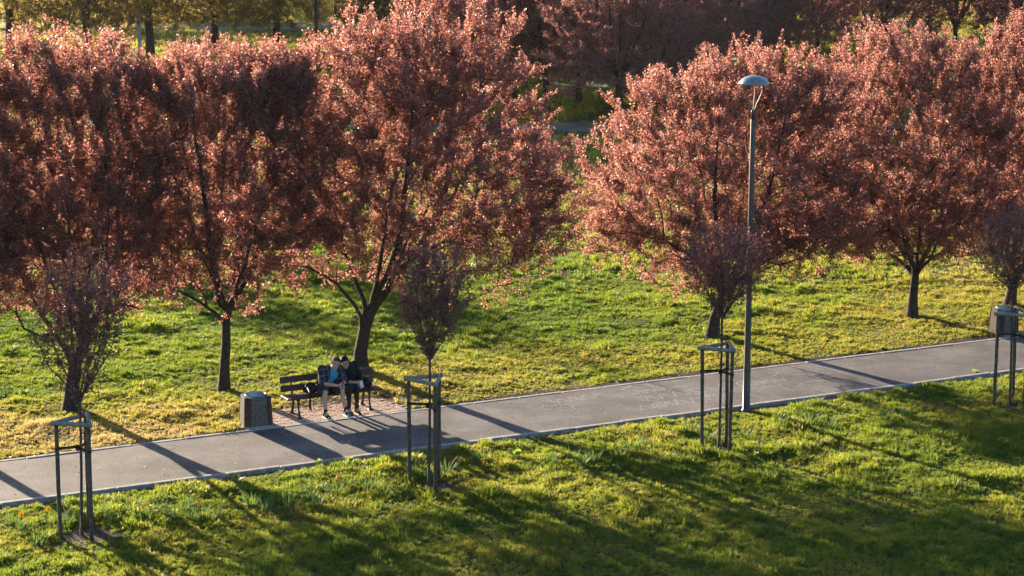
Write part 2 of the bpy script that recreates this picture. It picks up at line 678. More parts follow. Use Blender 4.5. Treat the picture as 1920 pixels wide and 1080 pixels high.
def squig(px, py, size, kind):
    c = G(px, py)[:2]
    a0 = rc.uniform(0, 6.28)
    pts = []
    if kind == 'loop':
        for i in range(26):
            a = a0 + i / 25 * rc.uniform(5.6, 6.6) if i == 25 else a0 + i / 25 * 6.1
            r = size * (1 + .18 * math.sin(3 * a + a0))
            pts.append((c[0] + r * 1.3 * math.cos(a), c[1] + r * .9 * math.sin(a)))
    elif kind == 'wave':
        for i in range(30):
            s = (i / 29 - .5) * size * 4
            y = size * .5 * math.sin(i * .9 + a0)
            pts.append((c[0] + s * math.cos(.5) - y * .5, c[1] + s * math.sin(.5) + y))
    else:
        for i in range(8):
            s = (i / 7 - .5) * size * 2.4
            pts.append((c[0] + s * math.cos(a0), c[1] + s * math.sin(a0) + .04 * math.sin(i)))
    ribbon(ck, pts, rc.uniform(.035, .065), .004 + .0006 * rc.random())


for a in [(1205, 728, .3, 'loop'), (1222, 733, .22, 'wave'), (1255, 742, .35, 'wave'), (1330, 735, .3, 'loop'), (1345, 728, .45, 'wave'),
          (1300, 750, .4, 'wave'), (1420, 722, .32, 'loop'), (1440, 716, .25, 'wave'), (1180, 745, .25, 'line'), (1265, 716, .25, 'line'),
          (1455, 702, .2, 'line'), (1512, 703, .2, 'line'), (1540, 720, .3, 'loop'), (1548, 708, .2, 'line'), (1475, 730, .2, 'line'),
          (1410, 740, .25, 'line'), (1285, 728, .2, 'line'), (1375, 712, .25, 'line'), (1160, 720, .25, 'line'), (1080, 748, .3, 'wave'),
          (557, 836, .12, 'wave'), (650, 827, .1, 'wave'), (1240, 760, .3, 'wave'), (1050, 765, .25, 'loop')]:
    squig(*a)
ck.build('chalk_drawing', 'chalk', path)

# ------------------------------------------------------------------ paving under the bench, laid paver by paver
pav = structure(strip('bench_paving', [TN(5.72, PATH_W + .06, -.006), TN(8.55, PATH_W + .06, -.006), TN(8.55, 3.72, -.006), TN(5.72, 3.72, -.006)], .12, 'sand'))
pv = []
for k in range(3):
    pv.append(MB().box((0, 0, 0), (.190, .088 - .002 * k, .06), bev=.006).mesh('paver'))
    pv[-1].materials.append(M['paver'])
row = 0
nrow = PATH_W + .115
while nrow < 3.68:
    t = 5.78 + (.1 if row % 2 else 0)
    tend = 8.5 - max(0, (nrow - 3.0)) * .35
    while t < tend:
        if not (nrow > 3.45 and rnd.random() < .25):
            o = link('paver', rnd.choice(pv), None, pav)
            o.location = TN(t + .1, nrow, -.021 + rnd.uniform(-.005, .004))
            o.rotation_euler = (rnd.uniform(-.02, .02), rnd.uniform(-.015, .015), ang + rnd.uniform(-.012, .012))
        t += .2
    nrow += .104
    row += 1


# far path and road
def far_strip(name, a, b, w, mat, z=.02):
    a, b = np.array(a), np.array(b)
    d = (b - a) / np.linalg.norm(b - a)
    nn = np.array([-d[1], d[0], 0]) * w / 2
    return structure(strip(name, [a - nn + [0, 0, z], b - nn + [0, 0, z], b + nn + [0, 0, z], a + nn + [0, 0, z]], .3, mat))


q = G(1112, 239)
far_strip('far_path', q + np.array([-45, 2.2, 0]), q + np.array([60, -3.0, 0]), 3.0, 'asphalt', .05)
q = G(665, 49)
far_strip('road', q + np.array([-60, 0, 0]), q + np.array([40, 0, 0]), 6.0, 'asphalt', .05)
far_strip('road_kerb', q + np.array([-60, -3.2, 0]), q + np.array([40, -3.2, 0]), .35, 'kerb', .16)
far_strip('side_road', G(1085, 163), G(1390, 94), 4.0, 'kerb', .05)

# ------------------------------------------------------------------ trees


def unit(a):
    return a / (np.linalg.norm(a, axis=-1, keepdims=True) + 1e-9)


def frusta(P0, P1, r0, r1, sides):
    d = unit(P1 - P0)
    ref = np.where(np.abs(d[:, 2:3]) > .9, np.array([[1., 0, 0]]), np.array([[0, 0, 1.]]))
    x = unit(np.cross(ref, d))
    y = np.cross(d, x)
    a = np.arange(sides) * 2 * np.pi / sides
    ring = x[:, None, :] * np.cos(a)[None, :, None] + y[:, None, :] * np.sin(a)[None, :, None]
    A = P0[:, None, :] + ring * r0[:, None, None]
    B = P1[:, None, :] + ring * r1[:, None, None]
    V = np.concatenate([A, B], 1).reshape(-1, 3)
    m = len(P0)
    k = np.arange(sides)
    f = np.stack([k, (k + 1) % sides, (k + 1) % sides + sides, k + sides], 1)
    F = (np.arange(m)[:, None, None] * 2 * sides + f[None]).reshape(-1, 4)
    return V, F


def grow_tree(seed, polylines, lobes, n_attr, n_leaf, leaf_len, trunk_r, per_shoot=15, spiky=1.0, tip_r=.0035, shoot_len=(.18, .42), upness=.5, min_d=.2, sprays=False, low_cut=1.0):
    """polylines: list of (points, start radius, end radius); the first is the trunk. lobes: (centre, radii).
    Returns wood (V,F), leaves (V,F) in the coordinates of the points given."""
    rg = np.random.default_rng(seed)
    pos, par, minr = [], [], []
    for li, (pts, r0, r1) in enumerate(polylines):
        pts = np.array(pts, float)
        dense, rr = [pts[0]], [r0]
        for a, b in zip(pts[:-1], pts[1:]):
            k = max(1, int(np.linalg.norm(b - a) / .22))
            for i in range(1, k + 1):
                dense.append(a + (b - a) * i / k + (rg.normal(0, .012, 3) if li else 0))
        dense = np.array(dense)
        m = len(dense)
        rad = r0 + (r1 - r0) * (np.arange(m) / max(1, m - 1)) ** .8
        if li == 0:
            rad[0] *= 1.35
            if m > 2:
                rad[1] *= 1.1
            start = -1
        else:
            start = int(np.argmin(np.linalg.norm(np.array(pos) - dense[0], axis=1)))
        prev = start
        for i in range(m):
            if li and i == 0:
                continue
            pos.append(dense[i]); par.append(prev); minr.append(rad[i])
            prev = len(pos) - 1
    n_trunk = len(np.array(polylines[0][0]))
    fork = np.array(polylines[0][0][-1], float)
    # attractors
    vol = np.array([np.prod(r) for _, r in lobes]) ** .78
    pick = rg.choice(len(lobes), n_attr * 3, p=vol / vol.sum())
    u = unit(rg.normal(size=(n_attr * 3, 3)))
    rad = rg.random(n_attr * 3) ** (1 / 2.4)
    at_ = np.array([lobes[k][0] for k in pick]) + u * rad[:, None] * np.array([lobes[k][1] for k in pick])
    at_ = at_[(at_[:, 2] > low_cut + rg.normal(0, .32, len(at_))) | ((at_[:, 2] > 1.0) & (rg.random(len(at_)) < .18))]
    cell = np.floor(at_ / min_d).astype(int)
    _, keep = np.unique(cell, axis=0, return_index=True)
    at_ = at_[np.sort(keep)][:n_attr]
    at_ = at_[np.argsort(np.linalg.norm(at_ - fork, axis=1))]
    plen = [0.0] * len(pos)
    for i in range(len(pos)):
        if par[i] >= 0:
            plen[i] = plen[par[i]] + np.linalg.norm(pos[i] - pos[par[i]])
    cap_n = len(pos) + len(at_) * 8
    PO = np.zeros((cap_n, 3)); PO[:len(pos)] = pos
    PL = np.zeros(cap_n); PL[:len(pos)] = plen
    OK = np.ones(cap_n); OK[:max(1, int(len(pos) * .02))] = 1
    cnt = len(pos)
    base_z = np.array(polylines[0][0])[:, 2]
    lowz = fork[2] - .25
    for a in at_:
        dv = a - PO[:cnt]
        dd = np.linalg.norm(dv, axis=1)
        cost = dd + .22 * PL[:cnt] + np.where(PO[:cnt, 2] < lowz, 3.0, 0) + .35 * np.clip(PO[:cnt, 2] - a[2], 0, 9)
        b = int(np.argmin(cost))
        k = max(1, int(dd[b] / .3))
        prev = b
        side = rg.normal(0, .05, 3) * dd[b]
        for i in range(1, k + 1):
            s = i / k
            q_ = PO[b] + (a - PO[b]) * s + side * math.sin(math.pi * s) + np.array([0, 0, -.08 * dd[b] * math.sin(math.pi * s)])
            PO[cnt] = q_
            PL[cnt] = PL[prev] + np.linalg.norm(q_ - PO[prev])
            par.append(prev); minr.append(0)
            prev = cnt
            cnt += 1
    PO = PO[:cnt]
    par = np.array(par)
    acc = np.zeros(cnt)
    rr = np.zeros(cnt)
    for i in range(cnt - 1, -1, -1):
        rr[i] = max(tip_r, acc[i] ** (1 / 2.4), minr[i]) if acc[i] > 0 else max(tip_r, minr[i])
        rr[i] = min(rr[i], trunk_r * 1.4)
        if par[i] >= 0:
            acc[par[i]] += rr[i] ** 2.4 if minr[i] == 0 else 0
    ed = np.where(par >= 0)[0]
    P0, P1 = PO[par[ed]], PO[ed]
    r1 = rr[ed]
    r0 = np.minimum(rr[par[ed]], r1 * 1.7 + .004)
    both = (np.array(minr)[ed] > 0) & (np.array(minr)[par[ed]] > 0)
    r0 = np.where(both, rr[par[ed]], r0)
    Vs, Fs, off = [], [], 0
    for msk, sides in ((r1 > .03, 9), (r1 <= .03, 4)):
        if msk.any():
            V, F = frusta(P0[msk], P1[msk] + unit(P1[msk] - P0[msk]) * (r1[msk] * .35)[:, None], r0[msk], r1[msk], sides)
            Vs.append(V); Fs.append(F + off); off += len(V)
    # shoots that carry the leaves
    fine = ed[(r1 < .022)]
    ns = n_leaf // per_shoot
    e = rg.choice(fine, ns)
    s = rg.random(ns)
    start = PO[par[e]] + (PO[e] - PO[par[e]]) * s[:, None]
    cen = np.mean([c for c, _ in lobes], axis=0)
    edir = unit(PO[e] - PO[par[e]])
    outw = unit(start - cen)
    zt = np.array([c[2] + r[2] for c, r in lobes]).max()
    topk = np.clip((start[:, 2] - (zt - 1.7)) / 1.5, 0, 1)
    dirs = unit(.6 * edir + .45 * outw + rg.normal(0, .45, (ns, 3)) + np.array([0, 0, 1.]) * (upness + 1.1 * topk * spiky)[:, None])
    L = rg.uniform(*shoot_len, ns) * (1 + .8 * topk * spiky * rg.random(ns) ** 1.5)
    if sprays:
        keepers = (start[:, 2] > low_cut - .25 + rg.normal(0, .25, ns)) | (rg.random(ns) < .4)
        keepers &= (start[:, 2] > low_cut + .75) | (rg.random(ns) < .55)      # thinner skirt
        s1, d1, l1 = start[keepers], dirs[keepers], L[keepers]
        lg = l1 > .40                                                        # long shoots carry a second spray further up
        d2 = unit(d1[lg] + rg.normal(0, .12, (lg.sum(), 3)))
        lg2 = l1 > .62
        d3 = unit(d1[lg2] + rg.normal(0, .12, (lg2.sum(), 3)))
        s_all = np.concatenate([s1, s1[lg] + d1[lg] * .24, s1[lg2] + d1[lg2] * .46])
        d_all = np.concatenate([d1, d2, d3])
        l_all = np.concatenate([np.clip(l1, .20, .33), np.full(lg.sum(), .29), np.full(lg2.sum(), .26)])
        return (np.concatenate(Vs), np.concatenate(Fs)), (s_all, d_all, l_all)
    end = start + dirs * L[:, None]
    V, F = frusta(start, end, np.full(ns, tip_r * .8), np.full(ns, tip_r * .35), 3)
    Vs.append(V); Fs.append(F + off); off += len(V)
    wood = (np.concatenate(Vs), np.concatenate(Fs))
    # leaves
    m = ns * per_shoot
    k = np.repeat(np.arange(ns), per_shoot)
    sp_ = np.tile((np.arange(per_shoot) + .6) / per_shoot, ns)
    sp_ = np.clip(sp_ + rg.normal(0, .03, m), .05, 1.02)
    p = start[k] + dirs[k] * (L[k] * sp_)[:, None] + rg.normal(0, .018, (m, 3))
    rad_ = rg.normal(size=(m, 3))
    rad_ = unit(rad_ - dirs[k] * np.sum(rad_ * dirs[k], 1)[:, None])
    ld = unit(dirs[k] * .55 + rad_ * .8 + rg.normal(0, .25, (m, 3)))
    nr = rg.normal(size=(m, 3))
    nr = unit(nr - ld * np.sum(nr * ld, 1)[:, None])
    sd = np.cross(ld, nr)
    ll = leaf_len * rg.uniform(.65, 1.2, m)
    lw = ll * rg.uniform(.24, .34, m)
    fold = ll * rg.uniform(.02, .12, m)
    a = p
    b = p + ld * (ll * .48)[:, None] + sd * lw[:, None] + nr * fold[:, None]
    c_ = p + ld * ll[:, None] - nr * (fold * .6)[:, None]
    d_ = p + ld * (ll * .48)[:, None] - sd * lw[:, None] + nr * fold[:, None]
    LV = np.stack([a, b, c_, d_], 1).reshape(-1, 3)
    i4 = np.arange(m) * 4
    LF = np.stack([np.stack([i4, i4 + 1, i4 + 2], 1), np.stack([i4, i4 + 2, i4 + 3], 1)], 1).reshape(-1, 3)
    return wood, (LV, LF)


def instancer(name, collection):
    """node group: one member of the collection on every vertex, by the attributes idx, rot and scl"""
    ng = bpy.data.node_groups.new(name, 'GeometryNodeTree')
    ng.interface.new_socket('Geometry', in_out='INPUT', socket_type='NodeSocketGeometry')
    ng.interface.new_socket('Geometry', in_out='OUTPUT', socket_type='NodeSocketGeometry')
    gi_ = ng.nodes.new('NodeGroupInput'); go_ = ng.nodes.new('NodeGroupOutput')
    m2p = ng.nodes.new('GeometryNodeMeshToPoints')
    iop = ng.nodes.new('GeometryNodeInstanceOnPoints')
    ci = ng.nodes.new('GeometryNodeCollectionInfo')
    ci.inputs['Collection'].default_value = collection
    ci.inputs['Separate Children'].default_value = True
    ci.inputs['Reset Children'].default_value = True

    def named(nm, ty):
        x = ng.nodes.new('GeometryNodeInputNamedAttribute')
        x.data_type = ty
        x.inputs['Name'].default_value = nm
        return [o_ for o_ in x.outputs if o_.enabled and o_.name == 'Attribute'][0]
    L_ = ng.links.new
    L_(gi_.outputs[0], m2p.inputs['Mesh'])
    L_(m2p.outputs[0], iop.inputs['Points'])
    L_(ci.outputs[0], iop.inputs['Instance'])
    iop.inputs['Pick Instance'].default_value = True
    L_(named('idx', 'INT'), iop.inputs['Instance Index'])
    L_(named('rot', 'FLOAT_VECTOR'), iop.inputs['Rotation'])
    L_(named('scl', 'FLOAT'), iop.inputs['Scale'])
    L_(iop.outputs[0], go_.inputs[0])
    return ng


def point_mesh(name, co, tint, scl, idx, rot):
    me = bpy.data.meshes.new(name)
    me.vertices.add(len(co))
    me.vertices.foreach_set('co', np.asarray(co, np.float32).ravel())
    for nm, ty, dat in (('tint', 'FLOAT', tint), ('scl', 'FLOAT', scl), ('idx', 'INT', idx)):
        a = me.attributes.new(nm, ty, 'POINT')
        a.data.foreach_set('value', dat.astype(np.float32 if ty == 'FLOAT' else np.int32))
    a = me.attributes.new('rot', 'FLOAT_VECTOR', 'POINT')
    a.data.foreach_set('vector', np.asarray(rot, np.float32).ravel())
    me.update()
    return me


spray_col = bpy.data.collections.new('plum_sprays')
N_SPRAY = 10
for k in range(N_SPRAY):                       # a twig of unit length .30 m with its leaves
    r_ = np.random.default_rng(900 + k)
    n_ = 19
    bend = r_.normal(0, .035, 2)
    zz = np.linspace(.04, .31, n_) + r_.normal(0, .008, n_)
    pz = np.stack([bend[0] * (zz / .3) ** 2, bend[1] * (zz / .3) ** 2, zz], 1)
    az_ = np.arange(n_) * 2.4 + r_.normal(0, .4, n_)
    el_ = r_.uniform(.05, 1.0, n_)
    ld = np.stack([np.cos(az_) * np.cos(el_), np.sin(az_) * np.cos(el_), np.sin(el_)], 1)
    nr = r_.normal(size=(n_, 3))
    nr = nr - ld * np.sum(nr * ld, 1)[:, None]
    nr = nr / np.linalg.norm(nr, axis=1)[:, None]
    sd = np.cross(ld, nr)
    ll = .058 * r_.uniform(.6, 1.2, n_)
    lw = ll * r_.uniform(.24, .33, n_)
    fo = ll * r_.uniform(.02, .14, n_)
    p_ = pz + ld * .012
    V = np.stack([p_, p_ + ld * (ll * .48)[:, None] + sd * lw[:, None] + nr * fo[:, None], p_ + ld * ll[:, None] - nr * (fo * .6)[:, None],
                  p_ + ld * (ll * .48)[:, None] - sd * lw[:, None] + nr * fo[:, None]], 1).reshape(-1, 3)
    i4 = np.arange(n_) * 4
    F = np.stack([np.stack([i4, i4 + 1, i4 + 2], 1), np.stack([i4, i4 + 2, i4 + 3], 1)], 1).reshape(-1, 3)
    sv = []
    for zc in (0, .15, .30):
        rr_ = .0034 * (1 - zc * 2.2)
        for q_ in range(3):
            sv.append((bend[0] * (zc / .3) ** 2 + rr_ * math.cos(q_ * 2.094), bend[1] * (zc / .3) ** 2 + rr_ * math.sin(q_ * 2.094), zc))
    b0 = len(V)
    sf = []
    for lv in (0, 3):
        for q_ in range(3):
            a0, a1 = b0 + lv + q_, b0 + lv + (q_ + 1) % 3
            sf += [(a0, a1, a1 + 3), (a0, a1 + 3, a0 + 3)]
    me = mesh_np('spray', np.concatenate([V, np.array(sv)]), np.concatenate([F, np.array(sf)]), False)
    me.materials.append(M['plum_leaf'])
    me.materials.append(M['bark'])
    me.polygons.foreach_set('material_index', np.array([0] * len(F) + [1] * len(sf), np.int32))
    so_ = bpy.data.objects.new('spray%02d' % k, me)
    spray_col.objects.link(so_)
SPRAY_NG = instancer('plum_sprays', spray_col)


def tree_object(name, base, wood, leaves, leaf_m, bark_m, label, cat, group):
    base = np.array(base, float)
    root = empty(name, base)
    tr = link('trunk', mesh_np('trunk', wood[0] - base, wood[1], True), bark_m, root)
    if len(leaves) == 3:                       # start, direction, length of every leafy twig
        st_, di_, le_ = leaves
        rg_ = np.random.default_rng(int(abs(base[0]) * 1000))
        m_ = len(st_)
        rot_ = np.stack([np.zeros(m_), np.arccos(np.clip(di_[:, 2], -1, 1)), np.arctan2(di_[:, 1], di_[:, 0])], 1)
        pm_ = point_mesh('crown', st_ - base, rg_.random(m_), le_ / .30, rg_.integers(0, N_SPRAY, m_), rot_)
        cr = stuff(link('crown', pm_, None, root))
        cr.modifiers.new('sprays', 'NODES').node_group = SPRAY_NG
    else:
        link('crown', mesh_np('crown', leaves[0] - base, leaves[1], False), leaf_m, root)
    tag(root, label, cat, group)
    return root


def px_tree(seed, base_px, trunk, limbs, lobes, n_attr, n_leaf, trunk_r, label, name='plum_tree', group='plum trees along the path',
            leaf_m='plum_leaf', bark_m='bark', leaf_len=.065, depth_k=.9, extra=5, **kw):
    rg = np.random.default_rng(seed + 77)
    B = G(*base_px)
    Y = B[1]
    gz = float(ground_z(B[0], B[1]))
    tp = [atY(x, y, Y) for x, y in trunk]
    tp[0] = np.array([B[0], B[1], gz - .08])
    poly = [(tp, trunk_r, trunk_r * .72)]
    for li, l in enumerate(limbs):
        pts, r = l
        sl = rg.uniform(.15, .55) * rg.choice([-1, 1])
        first = atY(*pts[0], Y)
        W = [first]
        for x, y in pts[1:]:
            w_ = atY(x, y, Y)
            dist = np.linalg.norm(w_ - first)
            W.append(w_ + np.array([0, sl * dist, 0]))
        poly.append((W, r, .014))
    lb = []
    for cx, cy_, rx, ry in lobes:
        s = FPX / (Y * cp + 2)
        c_ = atY(cx, cy_, Y)
        lb.append((c_, np.array([rx / s * 1.06, min(rx, 260) / s * depth_k, ry / s * 1.03])))
    # limbs reaching toward and away from the viewer
    top = tp[-1]
    cc = np.mean([c for c, _ in lb], axis=0)
    for i in range(extra):
        dy = (1.6 if i % 2 else -1.6) * rg.uniform(.6, 1.1)
        e = np.array([cc[0] + rg.uniform(-1, 1), cc[1] + dy, cc[2] + rg.uniform(-.8, 1.0)])
        mid = (top * .55 + e * .45) + np.array([0, dy * .15, -.15])
        poly.append(([top, mid, e], trunk_r * .42, .014))
    wood, leaves = grow_tree(seed, poly, lb, n_attr, int(n_leaf * 1.12), leaf_len, trunk_r, sprays=True, tip_r=.0045, low_cut=2.25 if base_px[0] < 1000 else 1.3, shoot_len=(.20, .42), **kw)
    return tree_object(name, (B[0], B[1], gz), wood, leaves, leaf_m, bark_m, label, 'tree', group)


NL = 112000
px_tree(1, (133, 763), [(133, 763), (135, 720), (142, 680), (160, 640)],
        [([(160, 640), (185, 600), (200, 575), (235, 563), (275, 570)], .07), ([(155, 650), (150, 590), (145, 500), (130, 350), (120, 180)], .09),
         ([(142, 680), (110, 620), (80, 550), (45, 450)], .07), ([(185, 600), (197, 540), (212, 450), (225, 330)], .06)],
        [(75, 325, 215, 205), (150, 450, 150, 160), (10, 480, 150, 150), (90, 165, 185, 88), (130, 575, 135, 50), (230, 300, 95, 170), (235, 520, 95, 55), (30, 560, 90, 60)], 1350, NL + 16000, .155,
        'tall plum tree with red-purple crown behind the leftmost staked sapling')
px_tree(2, (420, 729), [(420, 729), (421, 690), (424, 645), (424, 605), (428, 580)],
        [([(428, 580), (445, 545), (466, 510), (480, 470), (490, 400), (497, 260)], .085), ([(426, 590), (413, 550), (410, 500), (405, 420), (400, 300), (392, 160)], .085),
         ([(445, 545), (480, 500), (520, 470)], .05), ([(424, 605), (390, 572), (345, 545), (300, 525)], .045)],
        [(400, 315, 190, 200), (410, 172, 175, 72), (490, 470, 95, 95), (330, 500, 120, 95), (455, 580, 70, 50), (545, 290, 95, 170), (270, 330, 90, 170), (520, 170, 90, 60), (505, 525, 85, 40), (400, 470, 110, 80), (290, 500, 90, 55), (550, 455, 85, 55)], 1350, NL + 16000, .118,
        'slender plum tree with red-purple crown directly behind the concrete bin')
px_tree(3, (677, 698), [(677, 698), (676, 660), (684, 615), (697, 580)],
        [([(684, 615), (668, 568), (650, 540), (615, 505), (585, 487), (545, 480)], .05), ([(690, 600), (682, 560), (668, 525), (655, 490), (640, 420)], .07),
         ([(697, 580), (722, 545), (735, 510), (750, 450), (760, 380), (770, 300), (785, 150)], .11), ([(722, 545), (760, 500), (800, 440), (850, 370), (900, 270)], .08),
         ([(735, 510), (800, 475), (880, 445), (965, 425)], .06)],
        [(790, 300, 265, 235), (810, 110, 165, 115), (905, 465, 165, 100), (640, 440, 105, 95), (985, 340, 95, 140), (720, 190, 190, 150), (900, 550, 90, 28), (600, 330, 100, 150), (975, 480, 85, 65), (760, 470, 120, 70), (1015, 440, 75, 95), (590, 460, 80, 45)], 1700, NL + 40000, .165,
        'broad plum tree with forked leaning trunk directly behind the occupied bench')
px_tree(4, (1335, 629), [(1335, 629), (1340, 595), (1350, 570), (1356, 545)],
        [([(1356, 545), (1300, 480), (1240, 440), (1165, 420)], .07), ([(1356, 545), (1340, 450), (1330, 350), (1330, 200)], .09),
         ([(1356, 545), (1400, 450), (1430, 350), (1455, 200)], .08), ([(1356, 545), (1430, 485), (1510, 430)], .06)],
        [(1330, 330, 235, 190), (1170, 400, 85, 95), (1420, 185, 150, 85), (1500, 400, 140, 120), (1260, 500, 100, 45), (1255, 240, 90, 90), (1150, 440, 65, 60), (1540, 270, 100, 130), (1490, 435, 150, 55), (1330, 460, 120, 60)], 1500, NL + 24000, .15,
        'broad plum tree behind the tall street lamp, crown bright on its left edge')
px_tree(5, (1710, 593), [(1710, 593), (1712, 555), (1716, 515)],
        [([(1716, 515), (1700, 430), (1690, 330), (1690, 160)], .09), ([(1716, 515), (1760, 440), (1790, 350), (1800, 230)], .07),
         ([(1716, 515), (1650, 460), (1600, 415)], .06)],
        [(1680, 270, 185, 190), (1680, 145, 140, 85), (1640, 425, 140, 75), (1780, 400, 120, 95), (1560, 330, 100, 140), (1810, 250, 100, 160), (1580, 430, 110, 60), (1700, 445, 175, 40), (1830, 430, 95, 55)], 1300, NL + 14000, .13,
        'plum tree with straight trunk right of the street lamp, crown reaching picture top')
px_tree(6, (1892, 575), [(1892, 575), (1898, 540), (1905, 510)],
        [([(1905, 510), (1920, 400), (1935, 220)], .09), ([(1905, 510), (1870, 450), (1850, 390)], .06), ([(1905, 510), (1965, 450), (2010, 350)], .06)],
        [(1925, 260, 150, 190), (1935, 130, 120, 75), (1900, 430, 120, 80), (2030, 330, 110, 150)], 1000, NL - 10000, .15,
        'thick-trunked plum tree at the right picture edge behind the far bin')
px_tree(7, (-152, 800), [(-152, 800), (-150, 740), (-148, 690), (-140, 640)],
        [([(-140, 640), (-80, 570), (-20, 530), (30, 520)], .07), ([(-140, 640), (-150, 500), (-150, 300), (-140, 150)], .09), ([(-140, 640), (-220, 540), (-280, 450)], .06)],
        [(-160, 330, 220, 230), (-60, 500, 110, 110), (-240, 480, 120, 110), (-20, 600, 60, 45)], 950, NL - 34000, .14,
        'plum tree mostly outside the left picture edge, only branch tips showing')
px_tree(8, (-455, 838), [(-455, 838), (-450, 760), (-445, 680)],
        [([(-445, 680), (-400, 560), (-380, 400)], .08), ([(-445, 680), (-500, 520), (-510, 350)], .08)],
        [(-450, 350, 230, 240), (-420, 540, 150, 90)], 700, 44000, .14,
        'plum tree standing beyond the left picture edge next to another plum tree')

# ---- young staked trees
YL = 'young plum saplings held in stake guards'


def sapling(seed, base, start_px, fan, lobes, label):
    B = np.array(base, float)
    Y = B[1]
    gz = float(ground_z(B[0], B[1]))
    s0 = atY(*start_px, Y)
    poly = [([np.array([B[0], B[1], gz - .05]), (np.array([B[0], B[1], gz]) + s0) / 2 + np.array([.008, 0, 0]), s0], .027, .020)]
    rg = np.random.default_rng(seed)
    for (x, y), dy in fan:
        e = atY(x, y, Y) + np.array([0, dy, 0])
        mid = s0 * .5 + e * .5 + np.array([(e[0] - s0[0]) * .12, dy * .12, -.03])
        poly.append(([s0, mid, e], .013, .005))
    sc_ = FPX / (Y * cp + 2)
    lb = []
    for cx, cy_, rx, ry in lobes:
        lb.append((atY(cx, cy_, Y), np.array([rx / sc_, rx / sc_, ry / sc_])))
    wood, leaves = grow_tree(seed, poly, lb, 420, 6600, .056, .03, per_shoot=8, spiky=.6, tip_r=.0022, shoot_len=(.14, .34), upness=.9, min_d=.13)
    return tree_object('plum_sapling', (B[0], B[1], gz), wood, leaves, 'young_leaf', 'young_bark', label, 'sapling', YL)


def fan_for(cx, y0, w, top, seed):
    rg = np.random.default_rng(seed)
    out = []
    for k in range(11):
        u = (k / 10 - .5) * 2
        out.append(((cx + u * w * rg.uniform(.75, 1.0), top + abs(u) * (y0 - top) * .35 + rg.uniform(-15, 15)), float(rg.uniform(-.7, .7))))
    return out


def gc(i):
    return np.mean([p[0] for p in guards[i]]), np.mean([p[1] for p in guards[i]]), 0


sapling(21, gc(0), (150, 752), fan_for(152, 752, 92, 500, 1), [(152, 560, 95, 75), (150, 640, 70, 60), (150, 700, 38, 50)],
        'young plum sapling in the leftmost stake guard, thin trunk, purple vase-shaped crown')
sapling(22, gc(1), (806, 675), fan_for(808, 675, 70, 480, 2), [(810, 540, 74, 70), (806, 600, 62, 50), (806, 648, 30, 35)],
        'young plum sapling in the stake guard right of the bench, purple vase-shaped crown')
sapling(23, gc(2), (1354, 598), fan_for(1362, 598, 88, 425, 3), [(1362, 490, 90, 65), (1358, 540, 62, 45), (1354, 575, 30, 28)],
        'young plum sapling in the stake guard beside the street lamp, purple crown')
sapling(24, gc(3), (1898, 545), fan_for(1900, 545, 75, 405, 4), [(1900, 455, 75, 55), (1898, 500, 50, 40), (1898, 530, 25, 25)],
        'young plum sapling in the rightmost stake guard, cut by the picture edge')


# ---- background trees: a few grown once, then copied
def generic_tree(seed, H, spread, trunk_h, trunk_r, n_attr, n_leaf, leaf_len, low=4, low_z=2.6, **kw):
    rg = np.random.default_rng(seed)
    poly = [([np.array([0, 0, -.1]), np.array([.05, 0, trunk_h * .5]), np.array([0, .05, trunk_h])], trunk_r, trunk_r * .75)]
    lb = []
    top = poly[0][0][-1]
    for k in range(6):
        a = k * math.pi / 3 + rg.uniform(-.4, .4)
        r = spread * rg.uniform(.3, .55)
        e = np.array([math.cos(a) * r, math.sin(a) * r, H * rg.uniform(.62, .85)])
        poly.append(([top, (top + e) / 2 + np.array([math.cos(a), math.sin(a), 0]) * .3, e], trunk_r * .5, .02))
        lb.append((np.array([math.cos(a) * spread * .45, math.sin(a) * spread * .45, H * rg.uniform(.40, .58)]), np.array([spread * .58, spread * .58, H * .29])))
    lb.append((np.array([0, 0, H * .68]), np.array([spread * .6, spread * .6, H * .32])))
    for k in range(low):
        a = k * 2 * math.pi / low + rg.uniform(-.3, .3)
        lb.append((np.array([math.cos(a) * spread * .55, math.sin(a) * spread * .55, low_z]), np.array([spread * .5, spread * .5, low_z * .5])))
    return grow_tree(seed, poly, lb, n_attr, n_leaf, leaf_len, trunk_r, min_d=.3, **kw)


def proto(seed, leaf_m, bark_m, **kw):
    w, l = generic_tree(seed, **kw)
    mw = mesh_np('trunk', w[0], w[1], True); mw.materials.append(M[bark_m])
    ml = mesh_np('crown', l[0], l[1], False); ml.materials.append(M[leaf_m])
    return mw, ml


def place(name, pr, loc, rz, sc, label, cat, group):
    o = empty(name, (loc[0], loc[1], float(ground_z(loc[0], loc[1]))), rz)
    o.scale = (sc, sc, sc)
    link('trunk', pr[0], None, o)
    link('crown', pr[1], None, o)
    return tag(o, label, cat, group)


